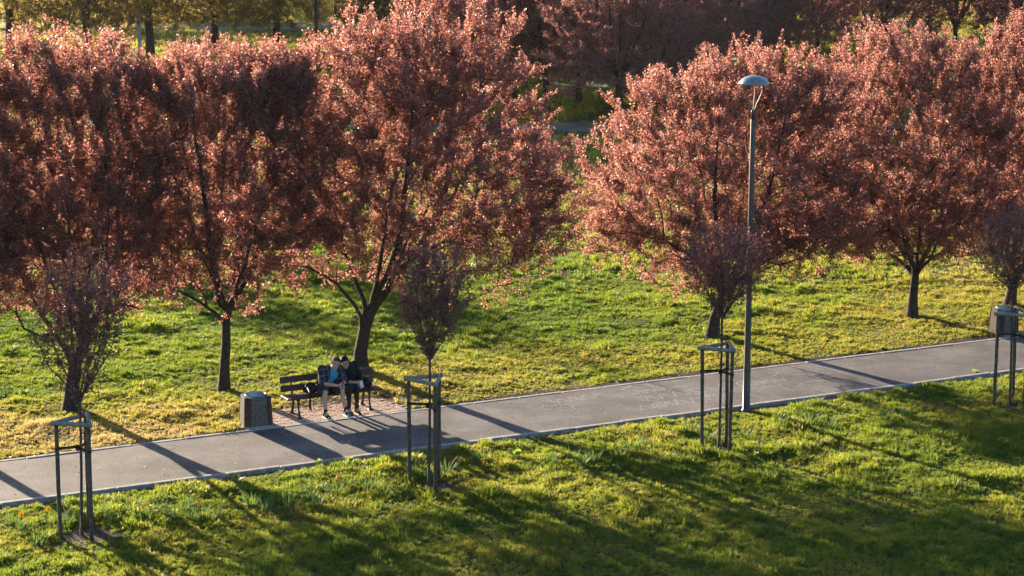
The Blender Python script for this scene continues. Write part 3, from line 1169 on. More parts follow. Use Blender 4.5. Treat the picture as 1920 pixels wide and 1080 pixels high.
pp = [proto(31 + k, 'plum_leaf', 'bark', H=9.0, spread=3.6, trunk_h=1.7, trunk_r=.17, n_attr=1000, n_leaf=52000, leaf_len=.085, shoot_len=(.2, .5)) for k in range(3)]
g2 = 'dark plum trees behind the far path'
row2 = [((1160, 236), 0, .3, 1.0, 'dark plum tree with visible trunk beside the far grey path'),
        ((1024, 205), 1, 1.2, 1.05, 'dark plum tree behind the far path, left of the one with visible trunk'),
        ((1285, 195), 2, 2.2, 1.0, 'dark plum tree behind the far path, left of the lamp head'),
        ((905, 196), 0, 4.0, 1.0, 'dark plum tree showing above the broad tree behind the bench'),
        ((1405, 150), 1, 3.0, 1.0, 'dark plum tree far behind the lamp head'),
        ((1530, 128), 2, 5.0, 1.0, 'dark plum tree at picture top, right of the lamp head'),
        ((1790, 112), 0, 2.0, 1.0, 'dark plum tree at picture top above the tree with straight trunk'),
        ((1930, 120), 1, 0.4, 1.0, 'dark plum tree at the top right picture corner'),
        ((1095, 150), 2, 0.9, 1.05, 'dark plum tree hidden deep behind the other dark trees, centre top'),
        ((962, 178), 2, 3.9, 1.0, 'dark plum tree rising just right of the broad tree crown'),
        ((1085, 196), 0, 5.1, 1.0, 'dark plum tree just left of the dark trunk by the far path'),
        ((1225, 208), 1, 2.6, 1.0, 'dark plum tree just right of the dark trunk by the far path'),
        ((1345, 172), 0, 1.1, 1.0, 'dark plum tree immediately behind and left of the lamp head'),
        ((1465, 138), 1, 4.4, 1.0, 'dark plum tree above the bright crown right of the lamp head'),
        ((1655, 118), 2, 2.9, 1.0, 'dark plum tree at picture top behind the straight-trunked tree'),
        ((1170, 140), 1, 0.2, 1.1, 'dark plum tree deep behind the trunk by the far path')]
for b, k, rz, sc, lab in [((150, 462), 0, 2.2, .46, 'small plum tree added for shade and fill, hidden behind the leftmost plum crown'), ((400, 458), 2, .4, .46, 'small plum tree added for shade and fill, hidden behind the slender plum tree')]:  # unseen trees added to shade the lawn and fill gaps in the crowns
    place('plum_tree', pp[k], G(*b), rz, sc, lab, 'tree', 'small plum trees added for shade and fill behind the front row')
for b, k, rz, sc, lab in row2:
    place('plum_tree', pp[k], G(*b), rz, sc, lab, 'tree', g2)

yp = [proto(41 + k, 'spring_leaf', 'bark', H=15.0, spread=5.2, trunk_h=2.4, trunk_r=.27, n_attr=1900, n_leaf=80000, leaf_len=.11, low=6, low_z=3.2, spiky=.2, shoot_len=(.2, .5), upness=.2) for k in range(2)]
gy_ = 'yellow-green spring trees on the far lawn'
for b, k, rz, sc, lab in [((165, 118), 0, .5, 1.0, 'yellow-green spring tree with dark trunk, left of the pale lamp pole'),
                          ((282, 112), 1, 1.7, 1.1, 'yellow-green spring tree with thick dark trunk behind the pale lamp pole'),
                          ((405, 104), 0, 2.9, 1.0, 'yellow-green spring tree second right of the pale lamp pole'),
                          ((520, 98), 1, 4.0, 1.0, 'yellow-green spring tree left of the dark lamp pole'),
                          ((20, 112), 1, 5.2, 1.05, 'yellow-green spring tree at the top left picture corner'),
                          ((95, 40), 0, 3.6, 1.1, 'distant yellow-green tree behind the top left corner tree'),
                          ((340, 30), 1, .9, 1.1, 'distant yellow-green tree behind the thick dark trunk'),
                          ((470, 35), 0, 5.9, 1.1, 'distant yellow-green tree behind the one near the dark pole'),
                          ((200, 20), 1, 2.5, 1.0, 'distant yellow-green tree behind the pale lamp pole'),
                          ((560, 10), 1, 3.3, 1.0, 'distant yellow-green tree left of the dark building'),
                          ((10, -5), 0, 1.3, 1.0, 'farthest yellow-green tree at the left picture corner'),
                          ((270, -20), 0, 4.6, 1.0, 'farthest yellow-green tree behind the pale pole'),
                          ((410, -20), 1, 5.5, 1.0, 'farthest yellow-green tree between the two lamp poles'),
                          ((120, -20), 1, .1, 1.0, 'farthest yellow-green tree left of the pale pole')]:
    place('spring_tree', yp[k], G(*b), rz, sc, lab, 'tree', gy_)

gp = proto(51, 'green_leaf', 'bark', H=6.5, spread=3.6, trunk_h=.8, trunk_r=.14, n_attr=500, n_leaf=14000, leaf_len=.14, spiky=.2)
for b, rz, sc, lab in [((1395, 90), .2, 1.0, 'yellow-green bushy tree glowing behind dark trees near the lamp head'),
                       ((1625, 62), 1.4, 1.0, 'yellow-green bushy tree glowing at picture top right of centre'),
                       ((1870, 60), 2.4, 1.0, 'yellow-green bushy tree glowing in the top right corner'),
                       ((1250, 50), 3.3, 1.2, 'bushy green tree far behind the dark plum trees'),
                       ((1010, 45), 4.4, 1.2, 'bushy green tree far behind the broad plum tree')]:
    place('bushy_tree', gp, G(*b), rz, sc, lab, 'tree', 'bushy trees at the far edge of the park')

tp_ = proto(55, 'dark_leaf', 'bark', H=17.0, spread=5.6, trunk_h=2.4, trunk_r=.28, n_attr=1500, n_leaf=60000, leaf_len=.16, spiky=.2, low=6, low_z=3.4)  # those left and centre are added, mostly hidden, to shade the dark plums
for b, rz, lab in [((790, 108), .2, 'tall dark tree added for shade, hidden behind the broad plum tree, left one'), ((900, 100), 1.4, 'tall dark tree added for shade, hidden behind the broad plum tree, right one'),
                   ((1010, 112), 2.4, 'tall dark tree added for shade at centre top behind the dark plum trees'), ((1120, 104), 3.3, 'tall dark tree added for shade above the trunk by the far path'),
                   ((1240, 110), 4.4, 'tall dark tree added for shade left of the lamp head at picture top'), ((1330, 84), 5.0, 'tall dark tree added for shade just left of the lamp at picture top'),
                   ((1470, 88), 5.8, 'tall dark tree added for shade just right of the lamp at picture top'), ((1580, 70), .9, 'tall dark tree at picture top, left of the straight-trunked tree'),
                   ((1740, 74), 2.0, 'tall dark tree at picture top above the straight-trunked tree'), ((1900, 84), 3.9, 'tall dark tree in the top right picture corner')]:
    place('tall_tree', tp_, G(*b), rz, 1.0, lab, 'tree', 'tall dark trees behind the plum trees')

# ------------------------------------------------------------------ street lamp
q = G(1399, 767)
lamp = tag(empty('street_lamp', (q[0], q[1], -.06)), 'tall grey park lamp with shallow dome head on three curved arms', 'street lamp')
MB().lathe([(.095, 0), (.095, .05), (.076, .06), (.072, .9), (.066, .92), (.056, 3.2), (.047, 5.85), (.038, 5.87)], 20).build('pole', 'lamp_metal', lamp, True)
MB().lathe([(.044, 5.86), (.044, 6.02), (.036, 6.05)], 18).build('collar', 'lamp_metal', lamp, True)
for a in (R(185), R(-35), R(75)):
    pts = []
    for s in np.linspace(0, 1, 12):
        r = .018 + .205 * (s ** 1.15) * (1 - .12 * s * s)
        r = .016 + .20 * math.sin(s * math.pi / 2) ** 1.6
        pts.append((r * math.cos(a), r * math.sin(a), 5.98 + .60 * s))
    MB().tube(pts, .0135, 8).build('arm', 'lamp_metal', lamp, True)
dome = MB().lathe([(.278, 6.545), (.292, 6.55), (.296, 6.56), (.285, 6.585), (.262, 6.612), (.258, 6.616), (.235, 6.645), (.18, 6.682), (.11, 6.705), (.04, 6.714), (.004, 6.715)], 36).build('dome', 'dome_metal', lamp, True)
MB().lathe([(.20, 6.535), (.20, 6.548)], 24).build('lens', 'lens', dome, True)

# two lamp poles far behind
for (px, base_y, nm, lab) in [(263, 118, 'pale_pole', 'pale metal street lamp pole rising at far left behind the trees'),
                              (594, 108, 'iron', 'thin dark street lamp pole rising left of the dark building')]:
    q = G(px, base_y)
    o = tag(empty('street_lamp', (q[0], q[1], 0)), lab, 'street lamp', 'distant lamp poles')
    MB().lathe([(.13, -.1), (.12, 1.0), (.10, 1.05), (.07, 8.0)], 10).build('pole', nm, o, True)
    MB().tube([(0, 0, 8.0), (.1, -.3, 8.3), (.15, -1.0, 8.4)], .04, 6).build('arm', nm, o, True)
    MB().box((.17, -1.3, 8.38), (.22, .6, .12), bev=.03).build('lamp_head', nm, o)

# ------------------------------------------------------------------ stake guards
gl = ['leftmost wooden stake guard with three posts and grey top rails', 'wooden stake guard with top rails right of the occupied bench',
      'wooden stake guard with top rails beside the street lamp', 'wooden stake guard at the right picture edge in front of the far bin']
for gi, pts in enumerate(guards):
    cx, cy_, _ = gc(gi)
    gz = float(ground_z(cx, cy_))
    g = tag(empty('stake_guard', (cx, cy_, gz)), gl[gi], 'tree guard', 'stake guards round the saplings')
    rg = random.Random(60 + gi)
    loc = [Vector((p[0] - cx, p[1] - cy_, 0)) for p in pts]
    H = 1.9 - gz
    for p in loc:
        lean = Vector((rg.uniform(-.03, .03), rg.uniform(-.03, .03), 0))
        b = p * .93 + lean
        n = 7
        MB().tube([b + (p * .93 - b) * (i / (n - 1)) + Vector((rg.uniform(-.003, .003), 0, -.08 + (H + .05) * i / (n - 1))) for i in range(n)],
                  [.034 + rg.uniform(-.002, .002) for _ in range(n)], 10).build('stake', 'stake', g, True)
    for a, b in ((0, 1), (1, 2), (2, 0)):
        pa, pb = loc[a], loc[b]
        d = (pb - pa).normalized()
        zo = (0.0, .006, -.006)[a]
        nn = Vector((d.y, -d.x, 0)) * .012
        MB().tube([pa - d * .05 + nn + Vector((0, 0, H + zo)), (pa + pb) / 2 + nn + Vector((0, 0, H + zo + .003)), pb + d * .05 + nn + Vector((0, 0, H + zo))], .036, 8).build('rail', 'rail', g, True)
    zs = H - .42 - .06 * rg.random()
    for k, p in enumerate(loc):
        q = p * .93
        s = MB()
        out = q.normalized()
        side = Vector((-out.y, out.x, 0))
        z0 = zs - .015 * k
        s.box(q * .5 + Vector((0, 0, z0)), (q.length, .006, .045), Matrix.Rotation(math.atan2(out.y, out.x), 4, 'Z'))
        s.lathe([(.0385, -.022), (.0385, .022)], 12, tuple(q + Vector((0, 0, z0))))
        s.lathe([(.033, -.024), (.033, .024)], 12, (0, 0, z0 - .004 * k))
        s.build('strap', 'strap', g)


# ------------------------------------------------------------------ bench
BO = np.array([-3.58878, 38.94149, 0])


def make_bench(loc, label):
    root = tag(empty('park_bench', loc, ang), label, 'bench', 'park benches along the path')
    # cast-iron end frames with splayed, curved legs
    for sx in (-.745, .745):
        f = MB()
        f.tube([(sx, -.225, 0), (sx, -.215, .05), (sx, -.175, .18), (sx, -.165, .28), (sx, -.19, .385)], [.045, .030, .022, .026, .030], 10, flat=.75)
        f.tube([(sx, .235, 0), (sx, .215, .05), (sx, .15, .18), (sx, .13, .28), (sx, .16, .37)], [.045, .030, .022, .026, .030], 10, flat=.75)
        f.tube([(sx, -.16, .30), (sx, -.10, .345), (sx, 0, .36), (sx, .08, .345), (sx, .13, .30)], .014, 8)
        f.box((sx, -.225, .012), (.085, .12, .03), bev=.008)
        f.box((sx, .235, .012), (.085, .12, .03), bev=.008)
        f.build('leg', 'iron', root, True)
        MB().tube([(sx, -.25, .378), (sx, -.05, .388), (sx, .12, .372), (sx, .185, .40), (sx, .22, .52), (sx, .27, .76)], [.018, .020, .022, .024, .020, .014], 8).build('frame', 'iron', root, True)
    for k, y in enumerate((-.205, -.06, .085)):
        MB().box((0, y, .412 - .006 * k), (2.0, .132, .036), bev=.009).build('slat', 'bench_wood', root)
    for z, y in ((.525, .205), (.695, .240)):
        MB().box((0, y, z), (1.96, .034, .125), Matrix.Rotation(R(-11), 4, 'X'), bev=.008).build('slat', 'bench_wood', root)
    return root


make_bench((BO[0], BO[1], -.004), 'dark brown wooden bench with iron legs on which the couple sits')
q = TN(26.0, 3.3)
make_bench((q[0], q[1], 0), 'dark brown wooden bench cut off by the right picture edge')


# ------------------------------------------------------------------ litter bins
def make_bin(loc, rz, label):
    root = tag(empty('litter_bin', loc, rz), label, 'bin', 'concrete litter bins by the path')
    H, W, cut = .60, .285, .115

    def octo(w, c):
        return [(w - c, -w), (w, -w + c), (w, w - c), (w - c, w), (-w + c, w), (-w, w - c), (-w, -w + c), (-w + c, -w)]
    prof = [(W, cut, .03), (W * .955, cut, .30), (W * .90, cut, H - .03), (W * .86, cut * .95, H), (W * .72, cut * 1.0, H), (W * .70, cut, H - .3), ]
    vs, fs = [], []
    for w, c, z in prof:
        vs += [(x, y, z) for x, y in octo(w, c)]
    for i in range(len(prof) - 1):
        for k in range(8):
            a, b = i * 8 + k, i * 8 + (k + 1) % 8
            fs.append((a, b, b + 8, a + 8))
    fs.append(tuple(reversed(range(8))))
    fs.append(tuple(range((len(prof) - 1) * 8, len(prof) * 8)))
    MB()._add(vs, fs).build('concrete_shell', 'aggregate', root)
    MB()._add([(x, y, z) for z in (-.03, .035) for x, y in octo(W * 1.03, cut)], [tuple(reversed(range(8))), tuple(range(8, 16))] + [(k, (k + 1) % 8, (k + 1) % 8 + 8, k + 8) for k in range(8)]).build('base', 'kerb', root)
    for k in range(4):
        a = math.pi / 4 + k * math.pi / 2
        dist = (W - cut / 2) * math.sqrt(2) + .010
        c = (dist * math.cos(a) * .945, dist * math.sin(a) * .945, H * .5 + .01)
        MB().box(c, (.026, .135, H - .05), Matrix.Rotation(a, 4, 'Z') @ Matrix.Rotation(-.062, 4, 'Y'), bev=.005).build('plank', 'brown_plank', root)
    MB().lathe([(.185, H - .25), (.193, H + .012), (.200, H + .018), (.204, H + .008), (.204, H - .002)], 28, cap=False).build('liner', 'liner', root, True)
    MB().lathe([(.001, H - .22), (.186, H - .215)], 24).build('liner_floor', 'strap', root)
    return root


q = TN(5.53, PATH_W + .36)
make_bin((q[0], q[1], .0), ang - R(3), 'octagonal concrete litter bin with brown planks left of the occupied bench')
q = TN(23.78, PATH_W + .45)
make_bin((q[0], q[1], .0), ang - R(3), 'octagonal concrete litter bin seen through the rightmost stake guard')

# ------------------------------------------------------------------ the couple (bench coordinates: x along, y back, z up)
V3 = Vector


def rot_to(up, fwd=V3((0, -1, 0))):
    z = V3(up).normalized()
    y = -(V3(fwd) - z * V3(fwd).dot(z)).normalized()
    x = y.cross(z)
    return Matrix((x, y, z)).transposed()


def hand(mb, wrist, palm_end, fdir, curl_dir, side, spread=.019):
    """palm and five bent fingers; side = direction from little finger to index"""
    wrist, palm_end, fdir, curl_dir, side = map(V3, (wrist, palm_end, fdir, curl_dir, side))
    fdir, curl_dir, side = fdir.normalized(), curl_dir.normalized(), side.normalized()
    mb.limb([wrist, (wrist + palm_end) / 2], [.024, .026])
    for k in (-1, 0, 1):
        mb.limb([wrist + side * .012 * k, palm_end + side * .022 * k], [.019, .0135])
    for k, L in zip((-1.5, -.5, .5, 1.5), (.058, .072, .078, .070)):
        a = palm_end + side * spread * k
        b = a + fdir * L * .5 + curl_dir * L * .12
        c = b + (fdir * .55 + curl_dir * .8).normalized() * L * .32
        e = c + (fdir * .1 + curl_dir).normalized() * L * .24
        mb.limb([a, b, c, e], [.0095, .009, .0085, .0075])
    a = wrist + (palm_end - wrist) * .35 + side * .026
    b = a + (side * .8 + fdir * .6 + curl_dir * .3).normalized() * .036
    c = b + (fdir + curl_dir * .5).normalized() * .032
    mb.limb([a, b, c], [.013, .011, .0085])


def head(mb, c, up, fwd, s=1.0):
    """skull, jaw, nose, brow, chin and ears fused with the body"""
    rm = rot_to(up, fwd)
    c = V3(c)

    def P(x, y, z):
        return c + rm @ V3((x * s, y * s, z * s))
    mb.ball(P(0, .018, .035), (.074 * s, .094 * s, .088 * s), rm)
    mb.ball(P(0, -.030, -.030), (.060 * s, .062 * s, .080 * s), rm)
    mb.ball(P(0, -.062, -.088), (.030 * s, .024 * s, .022 * s), rm)
    mb.limb([P(0, -.088, .012), P(0, -.106, -.026)], [.0085 * s, .0135 * s])
    mb.ball(P(0, -.083, .030), (.045 * s, .014 * s, .010 * s), rm)
    for sx in (-1, 1):
        mb.ball(P(sx * .078, .012, -.008), (.010 * s, .020 * s, .030 * s), rm)
        mb.ball(P(sx * .035, -.072, -.028), (.022 * s, .018 * s, .020 * s), rm)
    return P, rm


def face_parts(P, rm, body, s=1.0):
    for sx in (-1, 1):
        MB().ball(P(sx * .030, -.086, .006), (.012 * s, .006 * s, .006 * s), rm).build('eye', 'eye', body, True)
        MB().ball(P(sx * .030, -.092, .026), (.020 * s, .006 * s, .0045 * s), rm).build('eyebrow', 'eye', body, True)
    MB().ball(P(0, -.089, -.058), (.022 * s, .007 * s, .007 * s), rm).build('mouth', 'lips', body, True)


def person_root(o):
    o.location = (BO[0], BO[1], 0)
    o.rotation_euler = (0, 0, ang)
    return o


# --- man
mb = MB()
hipL, hipR = V3((-.215, .045, .505)), V3((-.035, .045, .505))
kneeL, kneeR = V3((-.275, -.40, .520)), V3((.075, -.40, .515))
ankL, ankR = V3((-.285, -.44, .105)), V3((.145, -.42, .105))
shL, shR = V3((-.195, -.03, .905)), V3((.175, -.02, .880))
elL, elR = V3((-.265, -.215, .650)), V3((.215, -.215, .640))
wrL, wrR = V3((-.015, -.395, .628)), V3((.105, -.375, .645))
chest = V3((.0, -.04, .80))
mb.limb([V3((-.125, .06, .50)), V3((-.09, .045, .63)), chest, V3((.005, -.05, .90))], [.145, .135, .14, .085])
mb.limb([V3((.005, -.06, .90)), V3((.02, -.13, .96))], [.060, .055])
for h, k, a, s_ in ((hipL, kneeL, ankL, -1), (hipR, kneeR, ankR, 1)):
    mb.limb([h, h * .5 + k * .5, k], [.088, .076, .058])
    mb.limb([k, k * .68 + a * .32 + V3((0, .022, 0)), a], [.056, .054, .034])
    mb.limb([a, a + V3((s_ * .0 + .02, -.14, -.055))], [.036, .03])
mb.limb([shL, (shL + elL) / 2, elL], [.062, .050, .042]); mb.limb([elL, elL * .6 + wrL * .4, wrL], [.041, .040, .027])
mb.limb([shR, (shR + elR) / 2, elR], [.062, .050, .042]); mb.limb([elR, elR * .6 + wrR * .4, wrR], [.041, .040, .027])
hand(mb, wrL, wrL + V3((.075, -.035, -.008)), (.8, -.5, -.1), (.2, -.25, -.9), (-.1, -.4, .9))
hand(mb, wrR, wrR + V3((-.045, -.06, -.012)), (-.6, -.7, -.1), (-.3, 0, -.9), (-.2, .1, .95))
P_, rm_ = head(mb, (.03, -.185, 1.012), (.34, -.10, .94), (-.42, -.72, -.62), 1.10)
man = person_root(mb.fused('person', 'skin', None, .0075, 4))
tag(man, 'person in plaid shirt, blue tee and shorts sitting forward, hands clasped over knees', 'person')
face_parts(P_, rm_, man, 1.10)
h = MB()
h.ball(P_(0, .032, .058), (.087, .098, .082), rm_)
h.ball(P_(0, .070, .010), (.074, .060, .075), rm_)
h.ball(P_(-.03, -.040, .088), (.050, .046, .034), rm_)
h.ball(P_(.03, -.036, .090), (.050, .048, .034), rm_)
for sx in (-1, 1):
    h.ball(P_(sx * .070, .030, .022), (.020, .042, .042), rm_)
h.fused('hair', 'brown_hair', man, .007, 2)
sh = MB()
sh.limb([V3((-.185, .045, .50)), V3((-.175, .005, .62)), V3((-.105, -.06, .80)), V3((-.075, -.05, .885))], [.118, .124, .122, .094])
sh.limb([V3((-.01, .045, .50)), V3((.02, .005, .62)), V3((.105, -.055, .80)), V3((.09, -.045, .87))], [.118, .120, .118, .092])
sh.limb([V3((-.10, .12, .50)), V3((-.08, .09, .68)), V3((0, .055, .86))], [.10, .11, .09])
for s0, e0 in ((shL, elL), (shR, elR)):
    sh.limb([s0 + V3((0, .012, -.01)), (s0 + e0) / 2, e0 + (e0 - s0) * .02], [.090, .075, .066])
sh.limb([V3((-.075, -.065, .925)), V3((.0, .015, .955)), V3((.085, -.05, .91))], [.022, .03, .022])
sh.fused('shirt', 'plaid', man, .009, 4)
te = MB()
te.limb([V3((-.115, .035, .50)), V3((-.075, .015, .63)), V3((.0, -.065, .80)), V3((.005, -.065, .885))], [.148, .138, .132, .090])
te.fused('t_shirt', 'tee', man, .009, 4)
so = MB()
so.limb([V3((-.125, .06, .50)), V3((-.11, .05, .56))], [.158, .145])
for h_, k_ in ((hipL, kneeL), (hipR, kneeR)):
    so.limb([h_, h_ * .5 + k_ * .5, h_ * .10 + k_ * .90 + V3((0, 0, -.004))], [.110, .103, .092])
so.fused('shorts', 'shorts', man, .009, 4)
for a, yaw in ((ankL, .16), (ankR, .10)):
    MB().limb([a + V3((0, .002, .055)), a + V3((0, 0, -.02))], [.042, .043]).build('sock', 'black_cloth', man, True)
    r = Matrix.Rotation(yaw, 3, 'Z')

    def S(x, y, z):
        return V3((a.x, a.y, 0)) + r @ V3((x, y, z))
    s_ = MB()
    s_.limb([S(0, .035, .062), S(0, -.03, .068), S(.0, -.115, .052), S(0, -.165, .042)], [.041, .042, .040, .030])
    s_.limb([S(0, .02, .10), S(0, .025, .06)], [.045, .042])
    shoe = s_.fused('shoe', 'shoe_black', man, .007, 3)
    MB().tube([S(0, .078, .014), S(0, .05, .014), S(0, -.03, .014), S(0, -.12, .014), S(0, -.175, .014), S(0, -.20, .014)],
              [.026, .043, .042, .048, .042, .020], 12, flat=.42).build('sole', 'white', shoe, True)
    MB().ball(S(0, -.155, .050), (.036, .036, .021), r).build('toe_panel', 'white', shoe, True)
    MB().limb([S(0, -.055, .103), S(0, -.022, .128)], [.020, .022]).build('tongue', 'white', shoe, True)
    for sx in (-1, 1):
        MB().box(S(sx * .040, -.035, .066), (.008, .06, .020), Matrix.Rotation(yaw, 4, 'Z') @ Matrix.Rotation(.5, 4, 'X')).build('side_stripe', 'white', shoe)
ph = tag(MB().box((0, 0, 0), (.072, .012, .14), bev=.004).build('phone', 'phone'), 'dark phone held in the clasped hands of person in plaid', 'phone')
pm = Matrix.Translation(V3((BO[0], BO[1], 0))) @ Matrix.Rotation(ang, 4, 'Z') @ Matrix.Translation(V3((.070, -.415, .655))) @ Matrix.Rotation(R(-65), 4, 'X') @ Matrix.Rotation(R(25), 4, 'Y')
ph.matrix_world = pm

# --- woman
wb = MB()
whL, whR = V3((.345, .05, .50)), V3((.495, .05, .50))
wkL, wkR = V3((.255, -.34, .500)), V3((.415, -.36, .500))
waL, waR = V3((.250, -.33, .10)), V3((.400, -.37, .10))
wsL, wsR = V3((.285, .02, .865)), V3((.515, .055, .905))
weL, weR = V3((.255, -.14, .615)), V3((.600, -.09, .650))
wwL, wwR = V3((.415, -.285, .618)), V3((.520, -.28, .600))
wb.limb([V3((.42, .06, .50)), V3((.425, .055, .63)), V3((.40, .03, .78)), V3((.375, .01, .88))], [.135, .115, .118, .075])
wb.limb([V3((.375, .0, .88)), V3((.325, -.035, .955))], [.05, .046])
for h_, k_, a_ in ((whL, wkL, waL), (whR, wkR, waR)):
    wb.limb([h_, h_ * .5 + k_ * .5, k_], [.085, .072, .052])
    wb.limb([k_, k_ * .68 + a_ * .32 + V3((0, .018, 0)), a_], [.050, .050, .034])
    wb.limb([a_, a_ + V3((.01, -.11, -.055))], [.032, .026])
for s0, e0, w0 in ((wsL, weL, wwL), (wsR, weR, wwR)):
    wb.limb([s0, (s0 + e0) / 2, e0], [.050, .042, .036])
    wb.limb([e0, e0 * .6 + w0 * .4, w0], [.035, .033, .022])
hand(wb, wwL, wwL + V3((.070, -.020, -.004)), (.85, -.25, -.25), (.3, -.1, -.9), (0, -.5, .8))
hand(wb, wwR, wwR + V3((-.01, -.062, -.02)), (-.1, -.7, -.5), (0, .1, -1), (-1, 0, .1))
Q_, rq_ = head(wb, (.275, -.075, .985), (-.30, -.10, .94), (-.12, -.70, -.70), .98)
woman = person_root(wb.fused('person', 'skin', None, .0075, 4))
tag(woman, 'person in black coat and dark skirt leaning head on the shoulder beside them', 'person')
face_parts(Q_, rq_, woman, .98)
h = MB()
h.ball(Q_(0, .032, .062), (.084, .092, .076), rq_)
h.ball(Q_(0, .066, .0), (.076, .060, .085), rq_)
h.ball(Q_(-.02, -.036, .086), (.052, .046, .034), rq_)
h.ball(Q_(.03, -.034, .084), (.048, .046, .034), rq_)
for sx in (-1, 1):
    h.ball(Q_(sx * .070, .025, .015), (.020, .042, .050), rq_)
h.ball(Q_(0, .085, .055), (.045, .04, .045), rq_)
h.fused('hair', 'black_hair', woman, .007, 2)
gls = MB()
for sx in (-1, 1):
    gls.tube([Q_(sx * .031 + .021 * math.cos(a), -.098, .004 + .017 * math.sin(a)) for a in np.linspace(0, 2 * math.pi, 13)], .0022, 5)
    gls.tube([Q_(sx * .052, -.096, .008), Q_(sx * .076, 0, .006)], .0022, 5)
gls.tube([Q_(-.010, -.100, .008), Q_(.010, -.100, .008)], .0022, 5)
gls.build('glasses', 'strap', woman)
co = MB()
co.limb([V3((.43, .07, .49)), V3((.435, .06, .64)), V3((.405, .035, .78)), V3((.385, .03, .875))], [.165, .150, .152, .112])
co.limb([wsL, (wsL + weL) / 2, weL + (weL - wsL) * .02], [.072, .062, .055])
co.limb([weL, weL * .75 + wwL * .25], [.052, .045])
co.limb([wsR, (wsR + weR) / 2, weR], [.078, .068, .060]); co.limb([weR, wwR * .95 + weR * .05], [.056, .044])
co.limb([V3((.31, .0, .905)), V3((.40, .075, .93)), V3((.45, .03, .905))], [.030, .038, .030])
co.fused('coat', 'black_cloth', woman, .009, 4)
sk = MB()
sk.limb([V3((.42, .06, .50)), V3((.42, .04, .53))], [.158, .14])
for h_, k_ in ((whL, wkL), (whR, wkR)):
    sk.limb([h_, h_ * .5 + k_ * .5, h_ * .2 + k_ * .8], [.104, .094, .086])
sk.limb([V3((.30, -.20, .50)), V3((.46, -.21, .50))], [.085, .088])
sk.fused('skirt', 'skirt', woman, .009, 4)
for h_, k_, a_ in ((whL, wkL, waL), (whR, wkR, waR)):
    tg = MB()
    tg.limb([h_ * .35 + k_ * .65, k_], [.066, .057])
    tg.limb([k_, k_ * .68 + a_ * .32 + V3((0, .018, 0)), a_ + V3((0, 0, .03))], [.055, .055, .040])
    tg.fused('tights_leg', 'tights', woman, .009, 3)
    bt = MB()
    bt.limb([a_ + V3((0, .01, .13)), a_ + V3((0, .01, -.03)), a_ + V3((0, .03, -.05))], [.050, .044, .042])
    bt.limb([a_ + V3((0, .02, -.055)), a_ + V3((.005, -.06, -.055)), a_ + V3((.01, -.135, -.065))], [.042, .040, .032])
    b_ = bt.fused('boot', 'boot', woman, .008, 3)
    MB().box((a_.x + .005, a_.y - .05, .011), (.078, .24, .022), bev=.008).build('sole', 'strap', b_)


def bench_thing(o):
    o.location = (BO[0], BO[1], 0)
    o.rotation_euler = (0, 0, ang)
    return o


pc = tag(MB().box((0, 0, 0), (.07, .012, .135), bev=.004).build('phone', 'white'), 'white phone held at the knee of person in black coat', 'phone')
pc.matrix_world = Matrix.Translation(V3((BO[0], BO[1], 0))) @ Matrix.Rotation(ang, 4, 'Z') @ Matrix.Translation(V3((.512, -.352, .590))) @ Matrix.Rotation(R(-25), 4, 'X')

# bags on the bench
bg = tag(bench_thing(empty('backpack', (0, 0, 0))), 'dark backpack on the bench with a strap loop hanging down', 'backpack')
b = MB()
b.ball((-.41, .05, .53), (.12, .10, .11)); b.ball((-.44, .02, .485), (.14, .13, .06)); b.ball((-.39, -.02, .50), (.09, .09, .075))
b.fused('bag_body', 'black_cloth', bg, .01, 5)
MB().tube([(-.50, -.04, .56), (-.51, -.20, .50), (-.535, -.285, .46), (-.550, -.285, .30), (-.540, -.285, .19), (-.515, -.285, .155), (-.485, -.285, .19), (-.475, -.285, .30), (-.47, -.28, .44), (-.43, -.12, .52)],
          .022, 6, flat=.35).build('strap', 'strap', bg, True)
hb = tag(bench_thing(empty('handbag', (0, 0, 0))), 'slouched black handbag on the bench right of person in black coat', 'handbag')
b = MB()
b.ball((.72, .03, .50), (.135, .12, .075)); b.ball((.70, .05, .56), (.10, .08, .08)); b.ball((.80, .0, .475), (.09, .10, .05))
b.fused('bag_body', 'black_cloth', hb, .01, 5)
MB().tube([(.65, .0, .58), (.70, -.06, .62), (.77, -.05, .60), (.80, 0, .52)], .010, 6).build('handle', 'strap', hb, True)

# ------------------------------------------------------------------ building at the far edge
q = G(640, 40)
bl = tag(empty('building', (q[0], q[1], 0)), 'dark brown low building with panelled gate at picture top', 'building')
MB().box((6, 4, 2.2), (13, 8, 4.6)).build('wall', 'dark_wall', bl)
rf = MB()
rf._add([(-.9, -.5, 4.5), (12.9, -.5, 4.5), (12.9, 8.5, 4.5), (-.9, 8.5, 4.5), (-.9, 4, 6.6), (12.9, 4, 6.6)], [(0, 1, 5, 4), (2, 3, 4, 5), (0, 4, 3), (1, 2, 5), (3, 2, 1, 0)])
rf.build('roof', 'roof', bl)
for k in range(3):
    d_ = MB().box((1.3 + k * 3.4, -.02, 1.1), (2.6, .08, 2.2)).build('door', 'door_panel', bl)
    for j in range(4):
        MB().box((1.3 + k * 3.4 - .96 + j * .64, -.07, 1.1), (.56, .03, 2.0)).build('panel', 'door_panel', d_)

